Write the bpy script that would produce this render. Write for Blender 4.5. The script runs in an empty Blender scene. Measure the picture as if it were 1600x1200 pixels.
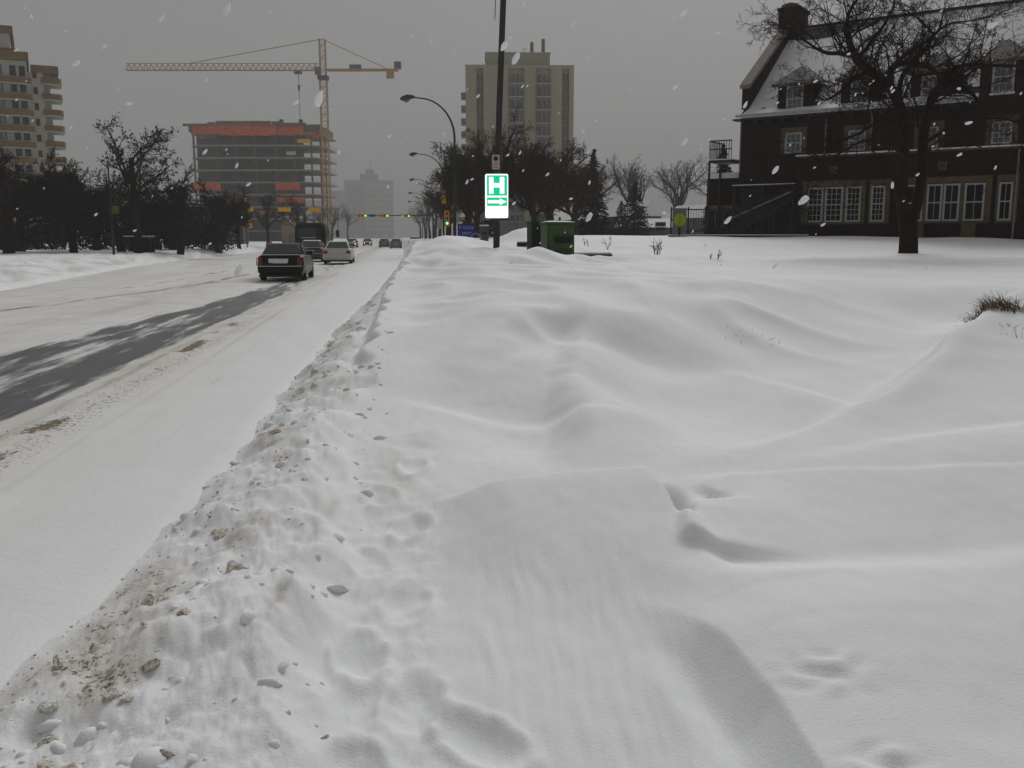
import bpy, bmesh, math, random
import numpy as np
from mathutils import Vector, Matrix

random.seed(7)
rng = np.random.default_rng(7)
R = math.radians
S = bpy.context.scene
COL = S.collection

# ------------------------------------------------------------------ camera, sky, sun, exposure
cam_d = bpy.data.cameras.new("camera")
cam = bpy.data.objects.new("camera", cam_d)
COL.objects.link(cam)
S.camera = cam
cam.location = (0, 0, 1.7)
cam.rotation_euler = (R(90 - 9.017), 0, R(-6.83))      # world +Y runs along the street
cam_d.sensor_width = 36.0
cam_d.lens = 36.0 * 1443 / 1600
cam_d.clip_start = 0.05
cam_d.clip_end = 6000

SUN_EL, SUN_AZ = 40.0, 20.0        # degrees; azimuth clockwise from +Y (up the street)
W = bpy.data.worlds.new("World")
S.world = W
W.use_nodes = True
nt = W.node_tree
nt.nodes.clear()
sky = nt.nodes.new("ShaderNodeTexSky")
sky.sky_type = 'NISHITA'
sky.sun_disc = False
sky.sun_elevation = R(SUN_EL)
sky.sun_rotation = R(SUN_AZ)
sky.dust_density = 6.0
hs = nt.nodes.new("ShaderNodeHueSaturation")
hs.inputs['Saturation'].default_value = 0.06
mx = nt.nodes.new("ShaderNodeMix")
mx.data_type = 'RGBA'
mx.inputs['Factor'].default_value = 0.95                # thick snow cloud veils the clear sky
mx.inputs['B'].default_value = (2.08, 2.07, 2.06, 1)
bg = nt.nodes.new("ShaderNodeBackground")
bg.inputs['Strength'].default_value = 0.105
wo = nt.nodes.new("ShaderNodeOutputWorld")
nt.links.new(sky.outputs[0], hs.inputs['Color'])
nt.links.new(hs.outputs[0], mx.inputs['A'])
nt.links.new(mx.outputs['Result'], bg.inputs['Color'])
nt.links.new(bg.outputs[0], wo.inputs['Surface'])

sun_d = bpy.data.lights.new("sun", 'SUN')
sun_d.energy = 1.5
sun_d.angle = R(34)
sun_d.color = (1.0, 0.995, 0.985)
sun = bpy.data.objects.new("sun", sun_d)
COL.objects.link(sun)
_sd = Vector((math.sin(R(SUN_AZ)) * math.cos(R(SUN_EL)), math.cos(R(SUN_AZ)) * math.cos(R(SUN_EL)), math.sin(R(SUN_EL))))
sun.rotation_euler = _sd.to_track_quat('Z', 'Y').to_euler()

S.view_settings.view_transform = 'Standard'
S.view_settings.look = 'None'
S.view_settings.exposure = 0.16
S.view_settings.gamma = 1.0
S.view_settings.use_curve_mapping = False
S.cycles.use_denoising = True
S.cycles.max_bounces = 4
S.cycles.diffuse_bounces = 2
S.cycles.volume_bounces = 0
S.cycles.transparent_max_bounces = 8

# ------------------------------------------------------------------ material helper
MATS = {}
def M(name, c=(.5, .5, .5), var=0.18, scale=4.0, rough=0.75, metal=0.0, bump=0.0, bscale=None, spec=0.3, stretch=(1, 1, 1), c2=None, emit=None, es=0.0):
    if name in MATS:
        return MATS[name]
    m = bpy.data.materials.new(name)
    m.use_nodes = True
    t = m.node_tree
    b = t.nodes['Principled BSDF']
    b.inputs['Roughness'].default_value = rough
    b.inputs['Metallic'].default_value = metal
    b.inputs['Specular IOR Level'].default_value = spec
    tc = t.nodes.new('ShaderNodeTexCoord')
    mp = t.nodes.new('ShaderNodeMapping')
    mp.inputs['Scale'].default_value = stretch
    t.links.new(tc.outputs['Object'], mp.inputs['Vector'])
    n = t.nodes.new('ShaderNodeTexNoise')
    n.inputs['Scale'].default_value = scale
    n.inputs['Detail'].default_value = 5
    n.inputs['Roughness'].default_value = 0.65
    t.links.new(mp.outputs[0], n.inputs['Vector'])
    r = t.nodes.new('ShaderNodeValToRGB')
    a = c2 if c2 else tuple(max(0, x * (1 - var)) for x in c)
    z = c if c2 else tuple(min(1, x * (1 + var)) for x in c)
    r.color_ramp.elements[0].position = 0.3
    r.color_ramp.elements[1].position = 0.7
    r.color_ramp.elements[0].color = (*a, 1)
    r.color_ramp.elements[1].color = (*z, 1)
    t.links.new(n.outputs['Fac'], r.inputs['Fac'])
    t.links.new(r.outputs['Color'], b.inputs['Base Color'])
    if bump:
        n2 = t.nodes.new('ShaderNodeTexNoise')
        n2.inputs['Scale'].default_value = bscale or scale * 3
        n2.inputs['Detail'].default_value = 4
        t.links.new(mp.outputs[0], n2.inputs['Vector'])
        bp = t.nodes.new('ShaderNodeBump')
        bp.inputs['Strength'].default_value = bump
        bp.inputs['Distance'].default_value = 0.02
        t.links.new(n2.outputs['Fac'], bp.inputs['Height'])
        t.links.new(bp.outputs[0], b.inputs['Normal'])
    if emit:
        b.inputs['Emission Color'].default_value = (*emit, 1)
        b.inputs['Emission Strength'].default_value = es
    MATS[name] = m
    return m

def brick_mat(name, c1, c2, mortar, scale=1.0, bw=.22, bh=.075):
    m = M(name, c1, var=.3, scale=1.2, rough=.9, spec=.15)
    t = m.node_tree
    b = t.nodes['Principled BSDF']
    tc = [n for n in t.nodes if n.type == 'TEX_COORD'][0]
    ramp = [n for n in t.nodes if n.type == 'VALTORGB'][0]
    sep = t.nodes.new('ShaderNodeSeparateXYZ')
    add = t.nodes.new('ShaderNodeMath'); add.operation = 'ADD'
    cmb = t.nodes.new('ShaderNodeCombineXYZ')
    t.links.new(tc.outputs['Object'], sep.inputs[0])
    t.links.new(sep.outputs['X'], add.inputs[0]); t.links.new(sep.outputs['Y'], add.inputs[1])
    t.links.new(add.outputs[0], cmb.inputs['X']); t.links.new(sep.outputs['Z'], cmb.inputs['Y'])
    bt = t.nodes.new('ShaderNodeTexBrick')
    bt.inputs['Scale'].default_value = scale
    bt.inputs['Brick Width'].default_value = bw
    bt.inputs['Row Height'].default_value = bh
    bt.inputs['Mortar Size'].default_value = 0.008
    bt.inputs['Color1'].default_value = (*c1, 1)
    bt.inputs['Color2'].default_value = (*c2, 1)
    bt.inputs['Mortar'].default_value = (*mortar, 1)
    t.links.new(cmb.outputs[0], bt.inputs['Vector'])
    mix = t.nodes.new('ShaderNodeMix'); mix.data_type = 'RGBA'; mix.inputs['Factor'].default_value = .35
    t.links.new(bt.outputs['Color'], mix.inputs['A']); t.links.new(ramp.outputs['Color'], mix.inputs['B'])
    t.links.new(mix.outputs['Result'], b.inputs['Base Color'])
    return m

BARK = M('bark', (.022, .014, .010), .45, 9, .95, bump=.5, bscale=30, spec=.1)
BARK_BROWN = M('bark_brown', (.040, .023, .015), .4, 9, .95, spec=.1)
BARK_GREY = M('bark_grey', (.045, .037, .033), .35, 9, .95, spec=.1)
LEAF_BROWN = M('dead_leaf_brown', (.058, .032, .017), .5, 3, .9, spec=.1)
LEAF_DARK = M('dead_leaf_dark', (.014, .009, .006), .5, 3, .9, spec=.1)
NEEDLE = M('spruce_needle', (.012, .016, .011), .4, 3, .9, spec=.1)
BRICK = brick_mat('dark_red_brick', (.021, .0070, .0048), (.014, .0046, .0034), (.014, .009, .0065))
BRICK_FAR = M('brown_brick', (.05, .026, .02), .3, 2)
STONE = M('tan_stone', (.085, .060, .030), .35, 3, .85)
WHITE_TRIM = M('white_window_paint', (.30, .31, .30), .12, 6, .6)
GLASS = M('dark_window_glass', (.004, .0045, .005), .4, 1.5, .2, spec=.12)
GLASS_FAR = M('grey_window_glass', (.06, .065, .075), .4, .4, .25, spec=.5)
CURTAIN = M('curtained_window', (.22, .23, .26), .3, .5, .5)
ROOF_SHINGLE = M('slate_shingle', (.05, .043, .042), .45, 9, .9)
SNOWROOF = M('roof_snow', (.66, .66, .67), .05, 1.2, .7, bump=.3, bscale=6)
IRON = M('black_iron', (.010, .010, .010), .3, 20, .6)
CONCRETE = M('raw_concrete', (.25, .26, .245), .22, 1.2, .9)
CORE = M('dark_grey_concrete', (.085, .088, .085), .4, .5, .9)  # plain darker grey concrete
ORANGE = M('orange_tarp', (.52, .095, .03), .3, .6, .8)
TIMBER = M('brown_formwork', (.15, .10, .055), .35, 1.0, .9)
CRANE_Y = M('crane_paint', (.40, .22, .045), .25, 1.5, .6)
BEIGE = M('beige_concrete', (.32, .285, .195), .08, .15, .9)
BEIGE2 = M('tower_white_wall', (.47, .45, .385), .10, .2, .9)
BROWN_PANEL = M('ochre_brown_panel', (.15, .080, .025), .2, .8, .8)
GREY_FAR = M('grey_concrete_far', (.2, .2, .195), .15, .2, .9)
GREY_BAND = M('pale_spandrel', (.32, .32, .31), .1, .2, .9)
POLE_GREEN = M('dark_green_pole_paint', (.014, .024, .017), .3, 6, .6)
POLE_WOOD = M('weathered_pole', (.045, .042, .042), .35, 6, .9, stretch=(6, 6, .6))
SIG_Y = M('signal_yellow', (.72, .38, .015), .12, 6, .6)
BLACK = M('black_plastic', (.006, .006, .006), .3, 8, .5)
RUBBER = M('tyre_rubber', (.012, .012, .012), .3, 8, .9)
CHROME = M('wheel_alloy', (.25, .25, .26), .15, 8, .35, metal=.7)
CAR_BLACK = M('black_car_paint', (.003, .0035, .004), .35, 3, .3, spec=.22)
CAR_WHITE = M('white_car_paint', (.50, .49, .45), .10, 4, .35, spec=.5)
CAR_DARK = M('charcoal_car_paint', (.02, .022, .024), .3, 3, .3, spec=.5)
CAR_GREY = M('grey_car_paint', (.09, .09, .095), .2, 3, .35, spec=.5)
CARGLASS = M('car_glass', (.012, .024, .022), .35, 3, .06, spec=.6)
TAIL = M('red_tail_lamp', (.16, .008, .006), .25, 8, .2, spec=.6)
PLATE = M('number_plate', (.5, .5, .5), .1, 8, .5)
HEADLAMP = M('lit_headlamp', (.9, .8, .6), 0, 3, .3, emit=(1, .75, .45), es=2.2)
GREENLAMP = M('lit_green_lens', (.1, .8, .4), 0, 3, .3, emit=(.2, 1, .5), es=1.6)
AMBERDARK = M('unlit_lens', (.03, .012, .006), .1, 3, .3)
GREEN_BOX = M('green_enamel', (.045, .088, .028), .2, 3, .55)
GREEN_BOX_D = M('green_enamel_scuffed', (.022, .062, .016), .45, 5, .65)
BLUE_SIGN = M('blue_sign_paint', (.012, .022, .16), .12, 3, .5)
STREET_BLUE = M('street_name_blue', (.02, .06, .3), .1, 3, .5)
GREY_METAL = M('grey_cabinet_metal', (.15, .16, .165), .12, 3, .6)
SIGN_WHITE = M('sign_white_added_glow', (.8, .8, .8), 0, 3, .5, emit=(1, 1, .99), es=.95)  # added emission stands in for flash light the sign throws back
SIGN_GREEN = M('sign_green_added_glow', (.01, .4, .22), 0, 3, .5, emit=(.0, .56, .27), es=.8)  # green parts given the same added glow, the sign holds no lamp
PLAIN_WHITE = M('sign_white_dull', (.46, .44, .38), .1, 5, .6)
SIGN_RED = M('sign_red', (.35, .03, .02), .1, 5, .6)
LIME = M('lime_sign', (.30, .36, .012), .06, 5, .5)
LIME_D = M('lime_sign_mark', (.10, .14, .01), .06, 5, .5)
GRASS_DRY = M('dry_grass', (.13, .09, .045), .4, 9, .95, spec=.1)
LUMP_DIRTY = M('sandy_snow_crust', (.80, .79, .77), .3, 2.6, .9, c2=(.40, .32, .22), bump=.3, bscale=6)
LUMP_DARK = M('brown_frozen_slush', (.72, .69, .63), .4, 2.6, .9, c2=(.22, .155, .09), bump=.3, bscale=6)
FLAKE = M('snowflake_white', (.95, .95, .96), 0, 3, .9)
WALL_GREY = M('grey_siding', (.10, .10, .10), .2, 1, .85)
ORANGE_SIGN = M('orange_sign', (.6, .06, .02), .1, 3, .6)

# ------------------------------------------------------------------ mesh helpers
class MB:
    def __init__(self):
        self.v = []; self.f = []
    def add(self, vs, fs):
        o = len(self.v)
        self.v.extend([tuple(p) for p in vs]); self.f.extend([tuple(i + o for i in q) for q in fs])
        return self
    def box(self, x0, x1, y0, y1, z0, z1):
        return self.add([(x0,y0,z0),(x1,y0,z0),(x1,y1,z0),(x0,y1,z0),(x0,y0,z1),(x1,y0,z1),(x1,y1,z1),(x0,y1,z1)],
                        [(0,3,2,1),(4,5,6,7),(0,1,5,4),(1,2,6,5),(2,3,7,6),(3,0,4,7)])
    def bar(self, a, b, w, h=None):
        a = Vector(a); b = Vector(b); h = h or w
        d = (b - a).normalized()
        up = Vector((0, 0, 1)) if abs(d.z) < .95 else Vector((0, 1, 0))
        s = d.cross(up).normalized() * w * .5; u = s.cross(d).normalized() * h * .5
        vs = [a - s - u, a + s - u, a + s + u, a - s + u, b - s - u, b + s - u, b + s + u, b - s + u]
        return self.add(vs, [(0,1,2,3),(7,6,5,4),(0,4,5,1),(1,5,6,2),(2,6,7,3),(3,7,4,0)])
    def tube(self, pts, rad, n=8, cap=True):
        pts = [Vector(p) for p in pts]
        if not hasattr(rad, '__len__'): rad = [rad] * len(pts)
        o = len(self.v); k = len(pts); ref = None
        for i, p in enumerate(pts):
            d = (pts[min(i + 1, k - 1)] - pts[max(i - 1, 0)]).normalized()
            if ref is None: ref = Vector((1, 0, 0)) if abs(d.x) < .8 else Vector((0, 1, 0))
            s = (ref - d * ref.dot(d)).normalized(); u = d.cross(s); ref = s
            for j in range(n):
                a = 2 * math.pi * j / n
                self.v.append(tuple(p + s * (rad[i] * math.cos(a)) + u * (rad[i] * math.sin(a))))
        for i in range(k - 1):
            for j in range(n):
                j2 = (j + 1) % n
                self.f.append((o + i*n + j, o + i*n + j2, o + (i+1)*n + j2, o + (i+1)*n + j))
        if cap:
            self.f.append(tuple(o + j for j in reversed(range(n))))
            self.f.append(tuple(o + (k-1)*n + j for j in range(n)))
        return self
    def prism(self, poly, ax, d0, d1):
        """extrude a 2-D polygon along axis ax ('x','y','z') from d0 to d1"""
        n = len(poly)
        def P(a, b, d): return {'x': (d, a, b), 'y': (a, d, b), 'z': (a, b, d)}[ax]
        vs = [P(a, b, d0) for a, b in poly] + [P(a, b, d1) for a, b in poly]
        fs = [tuple(range(n)), tuple(range(2*n - 1, n - 1, -1))] + [(i, n + i, n + (i+1) % n, (i+1) % n) for i in range(n)]
        return self.add(vs, fs)
    def quad(self, a, b, c, d): return self.add([a, b, c, d], [(0, 1, 2, 3)])
    def build(self, name, mat, parent=None, smooth=None, fix=True):
        me = bpy.data.meshes.new(name)
        me.from_pydata(self.v, [], self.f)
        if fix and len(self.f) < 20000:
            bm = bmesh.new(); bm.from_mesh(me); bmesh.ops.recalc_face_normals(bm, faces=bm.faces); bm.to_mesh(me); bm.free()
        me.materials.append(mat)
        if smooth is not None:
            me.polygons.foreach_set('use_smooth', [True] * len(me.polygons))
            if smooth < 180: me.set_sharp_from_angle(angle=R(smooth))
        me.update()
        o = bpy.data.objects.new(name, me); COL.objects.link(o)
        if parent: o.parent = parent
        return o

def tag(o, label=None, cat=None, group=None, kind=None):
    if label: o['label'] = label
    if cat: o['category'] = cat
    if group: o['group'] = group
    if kind: o['kind'] = kind
    return o
def root(name, loc, rz, label, cat, group=None):
    o = bpy.data.objects.new(name, None); COL.objects.link(o)
    o.location = loc; o.rotation_euler = (0, 0, rz); o.empty_display_size = .2
    return tag(o, label, cat, group)
def inst(src, name, parent, loc=(0, 0, 0), rz=0, scale=None):
    o = src.copy(); COL.objects.link(o); o.name = name; o.parent = parent
    o.location = loc; o.rotation_euler = (0, 0, rz)
    if scale: o.scale = scale
    for k in ('label', 'category', 'group'):
        if k in o: del o[k]
    return o
def copy_tree(o, parent=None):
    c = o.copy(); COL.objects.link(c); c.parent = parent
    for ch in list(o.children): copy_tree(ch, c)
    return c

# ------------------------------------------------------------------ noise on arrays
def perlin(x, y, seed=0):
    x = np.asarray(x, float); y = np.asarray(y, float)
    xi = np.floor(x).astype(np.int64); yi = np.floor(y).astype(np.int64)
    xf = x - xi; yf = y - yi
    def g(ix, iy):
        h = (ix * 374761393 + iy * 668265263 + seed * 974634541) & 0xffffffff
        h = ((h ^ (h >> 13)) * 1274126177) & 0xffffffff
        h = (h ^ (h >> 16)) & 0xffff
        a = h / 65536.0 * 2 * np.pi
        return np.cos(a), np.sin(a)
    u = xf**3 * (xf * (xf * 6 - 15) + 10); v = yf**3 * (yf * (yf * 6 - 15) + 10)
    def d(ix, iy, fx, fy):
        gx, gy = g(ix, iy); return gx * fx + gy * fy
    a = d(xi, yi, xf, yf); b = d(xi + 1, yi, xf - 1, yf); c = d(xi, yi + 1, xf, yf - 1); e = d(xi + 1, yi + 1, xf - 1, yf - 1)
    return ((a * (1 - u) + b * u) * (1 - v) + (c * (1 - u) + e * u) * v) * 1.5
def fbm(x, y, oct=4, seed=0, gain=.5):
    s = 0; a = 1; f = 1
    for i in range(oct):
        s = s + a * perlin(x * f, y * f, seed + i * 17); a *= gain; f *= 2.03
    return s
def ss(a, b, x):
    t = np.clip((x - a) / (b - a), 0, 1); return t * t * (3 - 2 * t)
def curve(xs, vs, sig, lo=-40, hi=400, st=.05):
    g = np.arange(lo, hi, st); v = np.interp(g, xs, vs)
    n = int(4 * sig / st); k = np.exp(-.5 * (np.arange(-n, n + 1) * st / sig)**2); k /= k.sum()
    v = np.convolve(np.pad(v, n, mode='edge'), k, mode='valid')
    return lambda q: np.interp(q, g, v)
def polysd(x, y, pts):
    """distance to a polyline, signed (+ to the right of its direction), and arc parameter 0..1"""
    best = np.full(x.shape, 1e9); sd = np.zeros(x.shape); tt = np.zeros(x.shape)
    L = [math.dist(pts[i], pts[i+1]) for i in range(len(pts) - 1)]; T = sum(L); acc = 0
    for i in range(len(pts) - 1):
        ax, ay = pts[i]; bx, by = pts[i+1]; dx, dy = bx - ax, by - ay
        t = np.clip(((x - ax) * dx + (y - ay) * dy) / (L[i]**2), 0, 1)
        ex, ey = x - ax - t * dx, y - ay - t * dy
        q = np.hypot(ex, ey); s = np.sign(ex * dy - ey * dx)
        m = q < best
        best = np.where(m, q, best); sd = np.where(m, q * np.where(s == 0, 1, s), sd); tt = np.where(m, (acc + t * L[i]) / T, tt)
        acc += L[i]
    return sd, tt
def smax(a, b, k=.08):
    h = np.clip(.5 + .5 * (a - b) / k, 0, 1); return b * (1 - h) + a * h + k * h * (1 - h)

# ------------------------------------------------------------------ the lie of the land
bank_left = curve([-30, 0, 6, 16, 25, 48, 80, 200], [-1.72, -1.72, -1.36, -1.2, -.9, -.35, .2, .5], 1.0)
bank_hgt = curve([-30, 4, 10, 18, 30, 55, 90], [.21, .22, .26, .36, .56, .8, .7], 1.5)
verge_edge = curve([-40, 18, 30, 56, 79, 120, 400], [-11.2, -11.4, -12.3, -15.3, -16.4, -17, -17], 3)
zr_left = curve([-40, 0, 2.5, 3.6, 5.0, 6.5, 8, 10, 13, 17, 22, 28, 35, 50, 80, 150, 300], [.15, .15, .16, .20, .28, .24, .40, .68, .92, 1.04, 1.16, 1.40, 1.34, 1.36, 1.55, 1.45, 1.2], .45)
zr_right = curve([-40, 2.5, 4, 5.2, 8, 11, 15, 20, 26, 30.5, 33, 37, 44, 50, 60, 100, 200], [.2, .24, .32, .38, .64, .84, .92, .98, 1.08, 1.16, 1.03, 1.25, 1.70, 1.80, 1.75, 1.65, 1.4], .5)
path_z = curve([-40, 0, 5, 7.5, 10, 13, 18, 26, 40], [.12, .12, .14, .17, .36, .62, .85, 1.1, 1.2], .5)

def ground_h(x, y):
    d = .993 * y + .119 * x
    bl = bank_left(y)
    near = 1 - ss(14, 30, y)
    # right-hand drifts
    zl = zr_left(y); zq = zr_right(d)
    zr = zl + (zq - zl) * ss(3.5, 9, x)
    z = path_z(y) + (zr - path_z(y)) * ss(.05, 1.7, x + .25 * perlin(x * .7 + 3, y * .5, 5))
    # broad drift swells
    z = z + .06 * perlin(x * .32, y * .22, 11) * ss(3, 9, y) + .03 * perlin(x * .9 + y * .2, y * .45, 12) * ss(6, 11, y) * (1 - ss(26, 45, y) * .4)
    # wind-packed mounds further up the pavement
    mm = ss(9.5, 13, y) * (1 - ss(22, 34, y)) * ss(-.3, .6, x) * (1 - ss(4.5, 8, x))
    rg = 1 - np.sqrt(perlin(x * .75 + .3 * y, y * .42, 21)**2 + .02)
    z = z + mm * (.20 * (rg**3 - .45))
    mf = ss(19, 24, y) * (1 - ss(50, 70, y)) * ss(-.2, .8, x) * (1 - ss(7, 11, x))
    z = z + mf * .16 * fbm(x * .45, y * .3, 3, 23)
    for (mx_, my_, h_, rx_, ry_) in ((4.1, 30.5, .62, 1.0, 1.4), (5.0, 31.5, .25, 1.0, 1.2), (3.2, 21.8, .22, 1.1, .9), (2.2, 34, .25, 1.6, 3), (8.3, 11.4, .22, 1.7, 1.5), (1.6, 40, .2, 1.5, 6)):
        z = z + h_ * np.exp(-((x - mx_) / rx_)**2 - ((y - my_) / ry_)**2)
    # scarp across the pavement: dark hollow below it
    sd, t = polysd(x, y, [(-.1, 8.3), (.4, 8.9), (1.1, 10.4), (1.6, 11.3), (2.1, 11.9), (2.5, 12.4)])
    z = z - (.12 + .24 * t) * (ss(-.35, .30, sd + .05 * perlin(x * 2, y * 2, 31)) * (1 - ss(.6, 3.4, sd))) * ss(0, .12, t) * (1 - ss(.72, .96, t))
    # right wall of the hollow
    sd, t = polysd(x, y, [(1.22, 5.35), (1.28, 5.9), (1.42, 7.0), (1.62, 8.3), (2.0, 10.2), (2.5, 12.3)])
    wob = .05 * perlin(x * 2.2, y * 2.2, 41)
    z = z + (.16 * ss(0, .25, t) * (1 - ss(.82, 1, t))) * (ss(-.34, .05, sd + wob) * (1 - ss(.15, 1.6, sd))) * (1 + .25 * perlin(x * .9, y * .6, 43))
    z = z - .07 * np.exp(-((x - 1.95) / .28)**2 - ((y - 8.6) / .8)**2)
    # diagonal drift lobes on the right
    for pts, h, w in (([(2.2, 5.3), (3.6, 5.8), (5.5, 6.3), (8, 6.7)], .06, .6), ([(3.6, 10.5), (4.4, 8.9), (4.7, 8.0)], .06, .5)):
        sd, t = polysd(x, y, pts)
        z = z + h * ss(0, .2, t) * (1 - ss(.9, 1.0, t)) * ss(-.28, .06, sd) * (1 - ss(.1, w * 2.2, sd))
    # the big wind-scooped bowl and the long diagonal crest in front of it
    sd, t = polysd(x, y, [(1.2, 5.25), (1.9, 5.62), (2.64, 6.05), (3.4, 6.6), (4.15, 7.25), (5.3, 8.4), (6.6, 9.7), (8.2, 10.8), (11, 11.8)])
    sd = sd + .10 * perlin(x * .8, y * .8, 46)
    scoop = ss(.04, -.95, sd) * (1 - ss(-1.7, -5.0, sd))
    z = z - (.16 + .38 * ss(0, .35, t)) * scoop * ss(0, .07, t) * (1 - ss(.80, .97, t)) * ss(1.35, 2.6, x)
    z = z + (.06 + .16 * ss(.1, .6, t)) * np.exp(-((sd - .05) / (.35 + .6 * ss(0, 1.2, sd)))**2) * ss(.02, .2, t) * ss(-.30, .02, sd)
    z = z - .19 * np.exp(-((x - 1.0) / .6)**2 - ((y - 7.3) / 1.25)**2)
    # cross crest, the ground drops behind it
    cy = 5.12 + .12 * perlin(x * .9, x * 0 + .5, 51) - .05 * (x - 1)
    amp = .15 * ss(.1, .6, x) * (1 - ss(1.36, 1.5, x)) + .07 * ss(1.55, 2.0, x)
    z = z + amp * ss(cy - 1.7, cy - .05, y) * (1 - ss(cy - .02, cy + .26, y))
    # the broken lip beside it
    sd, t = polysd(x, y, [(1.46, 5.24), (1.475, 5.02), (1.46, 4.84), (1.44, 4.62), (1.38, 4.4), (1.26, 4.05)])
    sd = -sd
    z = z - .13 * np.exp(-((sd - .035) / .045)**2) * ss(.06, .3, t) * (1 - ss(.5, .75, t))
    z = z + .075 * ss(-.02, .07, sd) * (1 - ss(.08, .75, sd)) * ss(.3, .6, t) * (1 - ss(.93, 1, t))
    sd, t = polysd(x, y, [(1.66, 5.0), (1.70, 4.82), (1.78, 4.68)])
    sd = -sd
    z = z - .05 * ss(-.09, .02, sd) * (1 - ss(.02, .06, sd)) * np.sin(np.pi * np.clip(t, 0, 1))
    # near right crest
    cy = 3.62 + .10 * np.sin(x * 1.5 + 1.4) + .06 * perlin(x * .8, x * 0, 61)
    z = z + .085 * ss(1.0, 1.5, x) * (1 - ss(7, 9, x)) * ss(cy - 1.4, cy, y) * (1 - ss(cy, cy + .42, y))
    # curving ridge with a scoop on its left
    sd, t = polysd(x, y, [(.98, 3.75), (1.02, 3.58), (1.08, 3.38), (1.14, 3.05), (1.165, 2.6), (1.13, 2.2), (1.08, 1.6), (1.0, .6)])
    sd = -sd
    prof = np.clip((sd + .16) / .16, 0, 1)**1.8 * (1 - ss(.0, 1.5, sd))
    z = z + .115 * ss(.02, .26, t) * prof
    z = z - .03 * np.exp(-((sd + .17) / .08)**2) * ss(.1, .35, t)
    z = z + .022 * np.exp(-((sd + .27) / .09)**2) * ss(.1, .35, t)
    # wind ribs in the near drift
    rm = ss(.12, .35, x) * (1 - ss(.98, 1.1, x)) * (1 - ss(3.9, 4.5, y))
    ang = x / np.maximum(.35 * y + 1.2, .5)
    z = z + rm * (.0055 * perlin(ang * 17 + 1.9 * perlin(x * 1.4, y * 1.1, 72), y * 1.3, 71) + .004 * perlin(ang * 55 + .8 * perlin(x * 2, y * 2, 74), y * 1.9, 73))
    # small relief everywhere close by
    nr = 1 - ss(9, 24, y)
    z = z + nr * (.012 * perlin(x * 2.1, y * 1.5, 81) + .0035 * perlin(x * 9, y * 6, 82))
    fm = np.exp(-((x - 1.36) / .16)**2 - ((y - 2.72) / .12)**2)
    z = z + fm * .028 * perlin(x * 10, y * 13, 83) + np.exp(-((x - 1.30) / .1)**2 - ((y - 2.2) / .12)**2) * .04 * perlin(x * 10, y * 12, 85)
    # trampled strip along the foot of the bank
    pm = ss(-.42, -.3, x) * (1 - ss(.02, .3, x + .1 * perlin(x, y * 1.1, 92))) * (1 - ss(5.5, 9, y))
    lump = fbm(x * 5.5, y * 4.5, 4, 91)
    z = z + pm * (.016 * lump - .012)
    for i, (fx, fy, fa) in enumerate(((-.16, 2.5, .1), (.02, 2.95, -.15), (-.18, 3.35, .12), (.0, 3.85, -.1), (-.17, 4.35, .15), (.03, 4.9, -.2), (-.14, 5.5, .1), (.06, 6.2, -.1), (.22, 2.7, .5))):
        ux, uy = (x - fx) * math.cos(fa) + (y - fy) * math.sin(fa), -(x - fx) * math.sin(fa) + (y - fy) * math.cos(fa)
        q = (ux / .075)**2 + (uy / .16)**2
        z = z - (.022 + .008 * (i % 3)) * np.exp(-q**1.6) + .014 * np.exp(-((np.sqrt(q) - 1.5) / .35)**2) * (1 + perlin(x * 9, y * 9, 93 + i))
    # the ploughed bank
    w = smax(-.34 - bl, np.full(np.shape(bl), 1.0), .1) + .08 * perlin(y * .6, y * 0 + 2.2, 101)
    bl = bl - .14 * (1 - ss(12, 30, y)) * (1 + perlin(y * .9, y * 0 + 5.5, 102) * .8 + .45 * perlin(y * 2.7, y * 0 + 1.5, 112))
    w = smax(-.34 - bl, np.full(np.shape(bl), 1.0), .1) + .08 * perlin(y * .6, y * 0 + 2.2, 101)
    tb = (x - bl) / w
    hb = bank_hgt(y) * (1 + .22 * perlin(y * .55, y * 0 + .3, 103) + .12 * perlin(y * 1.7, y * 0, 104))
    up = ss(-.02, .80, tb + .10 * perlin(x * 2.2, y * 1.5, 105))
    chunk = np.abs(fbm(x * 3.6, y * 2.9, 3, 108)); fine_c = np.abs(fbm(x * 11, y * 8.5, 3, 110))
    rough_b = (.055 * fbm(x * 2.0, y * 1.6, 3, 107, .45) + .036 * chunk + .011 * fine_c + .004 * fbm(x * 30, y * 24, 3, 109)) * ss(.03, .40, tb)
    rough_b = rough_b * (1 - .45 * ss(10, 30, y))
    zbank = .015 + hb * up + rough_b - .035 * ss(.5, .9, tb) * ss(.1, .5, perlin(x * 1.6, y * 1.2, 111))
    right = ss(.86, 1.04, tb + .10 * perlin(x * 1.2, y * 1.7, 106))
    z2 = (zbank + (z - zbank) * right) * ss(-.06, .10, tb)
    # carriageway bed under the road sheet, then the far verge
    ve = verge_edge(y)
    z2 = np.where(tb < 0, -.10 * ss(0, -.12, tb * w), z2)
    tv = ve - x
    lum = .10 * fbm(x * .7, y * .5, 4, 121) + .07 * np.abs(fbm(x * 2.2, y * 1.6, 3, 122))
    vz = (.16 * ss(0, .5, tv) + .42 * ss(.2, 3.2, tv) + lum * ss(0, .8, tv) * (1 - .5 * ss(4, 10, tv)))
    far = ss(25, 80, -x - 10)
    vz = vz * (1 - .2 * far)
    z2 = np.where(tv > 0, -.10 + vz + .10 * ss(0, .3, tv), z2)
    return z2

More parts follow.
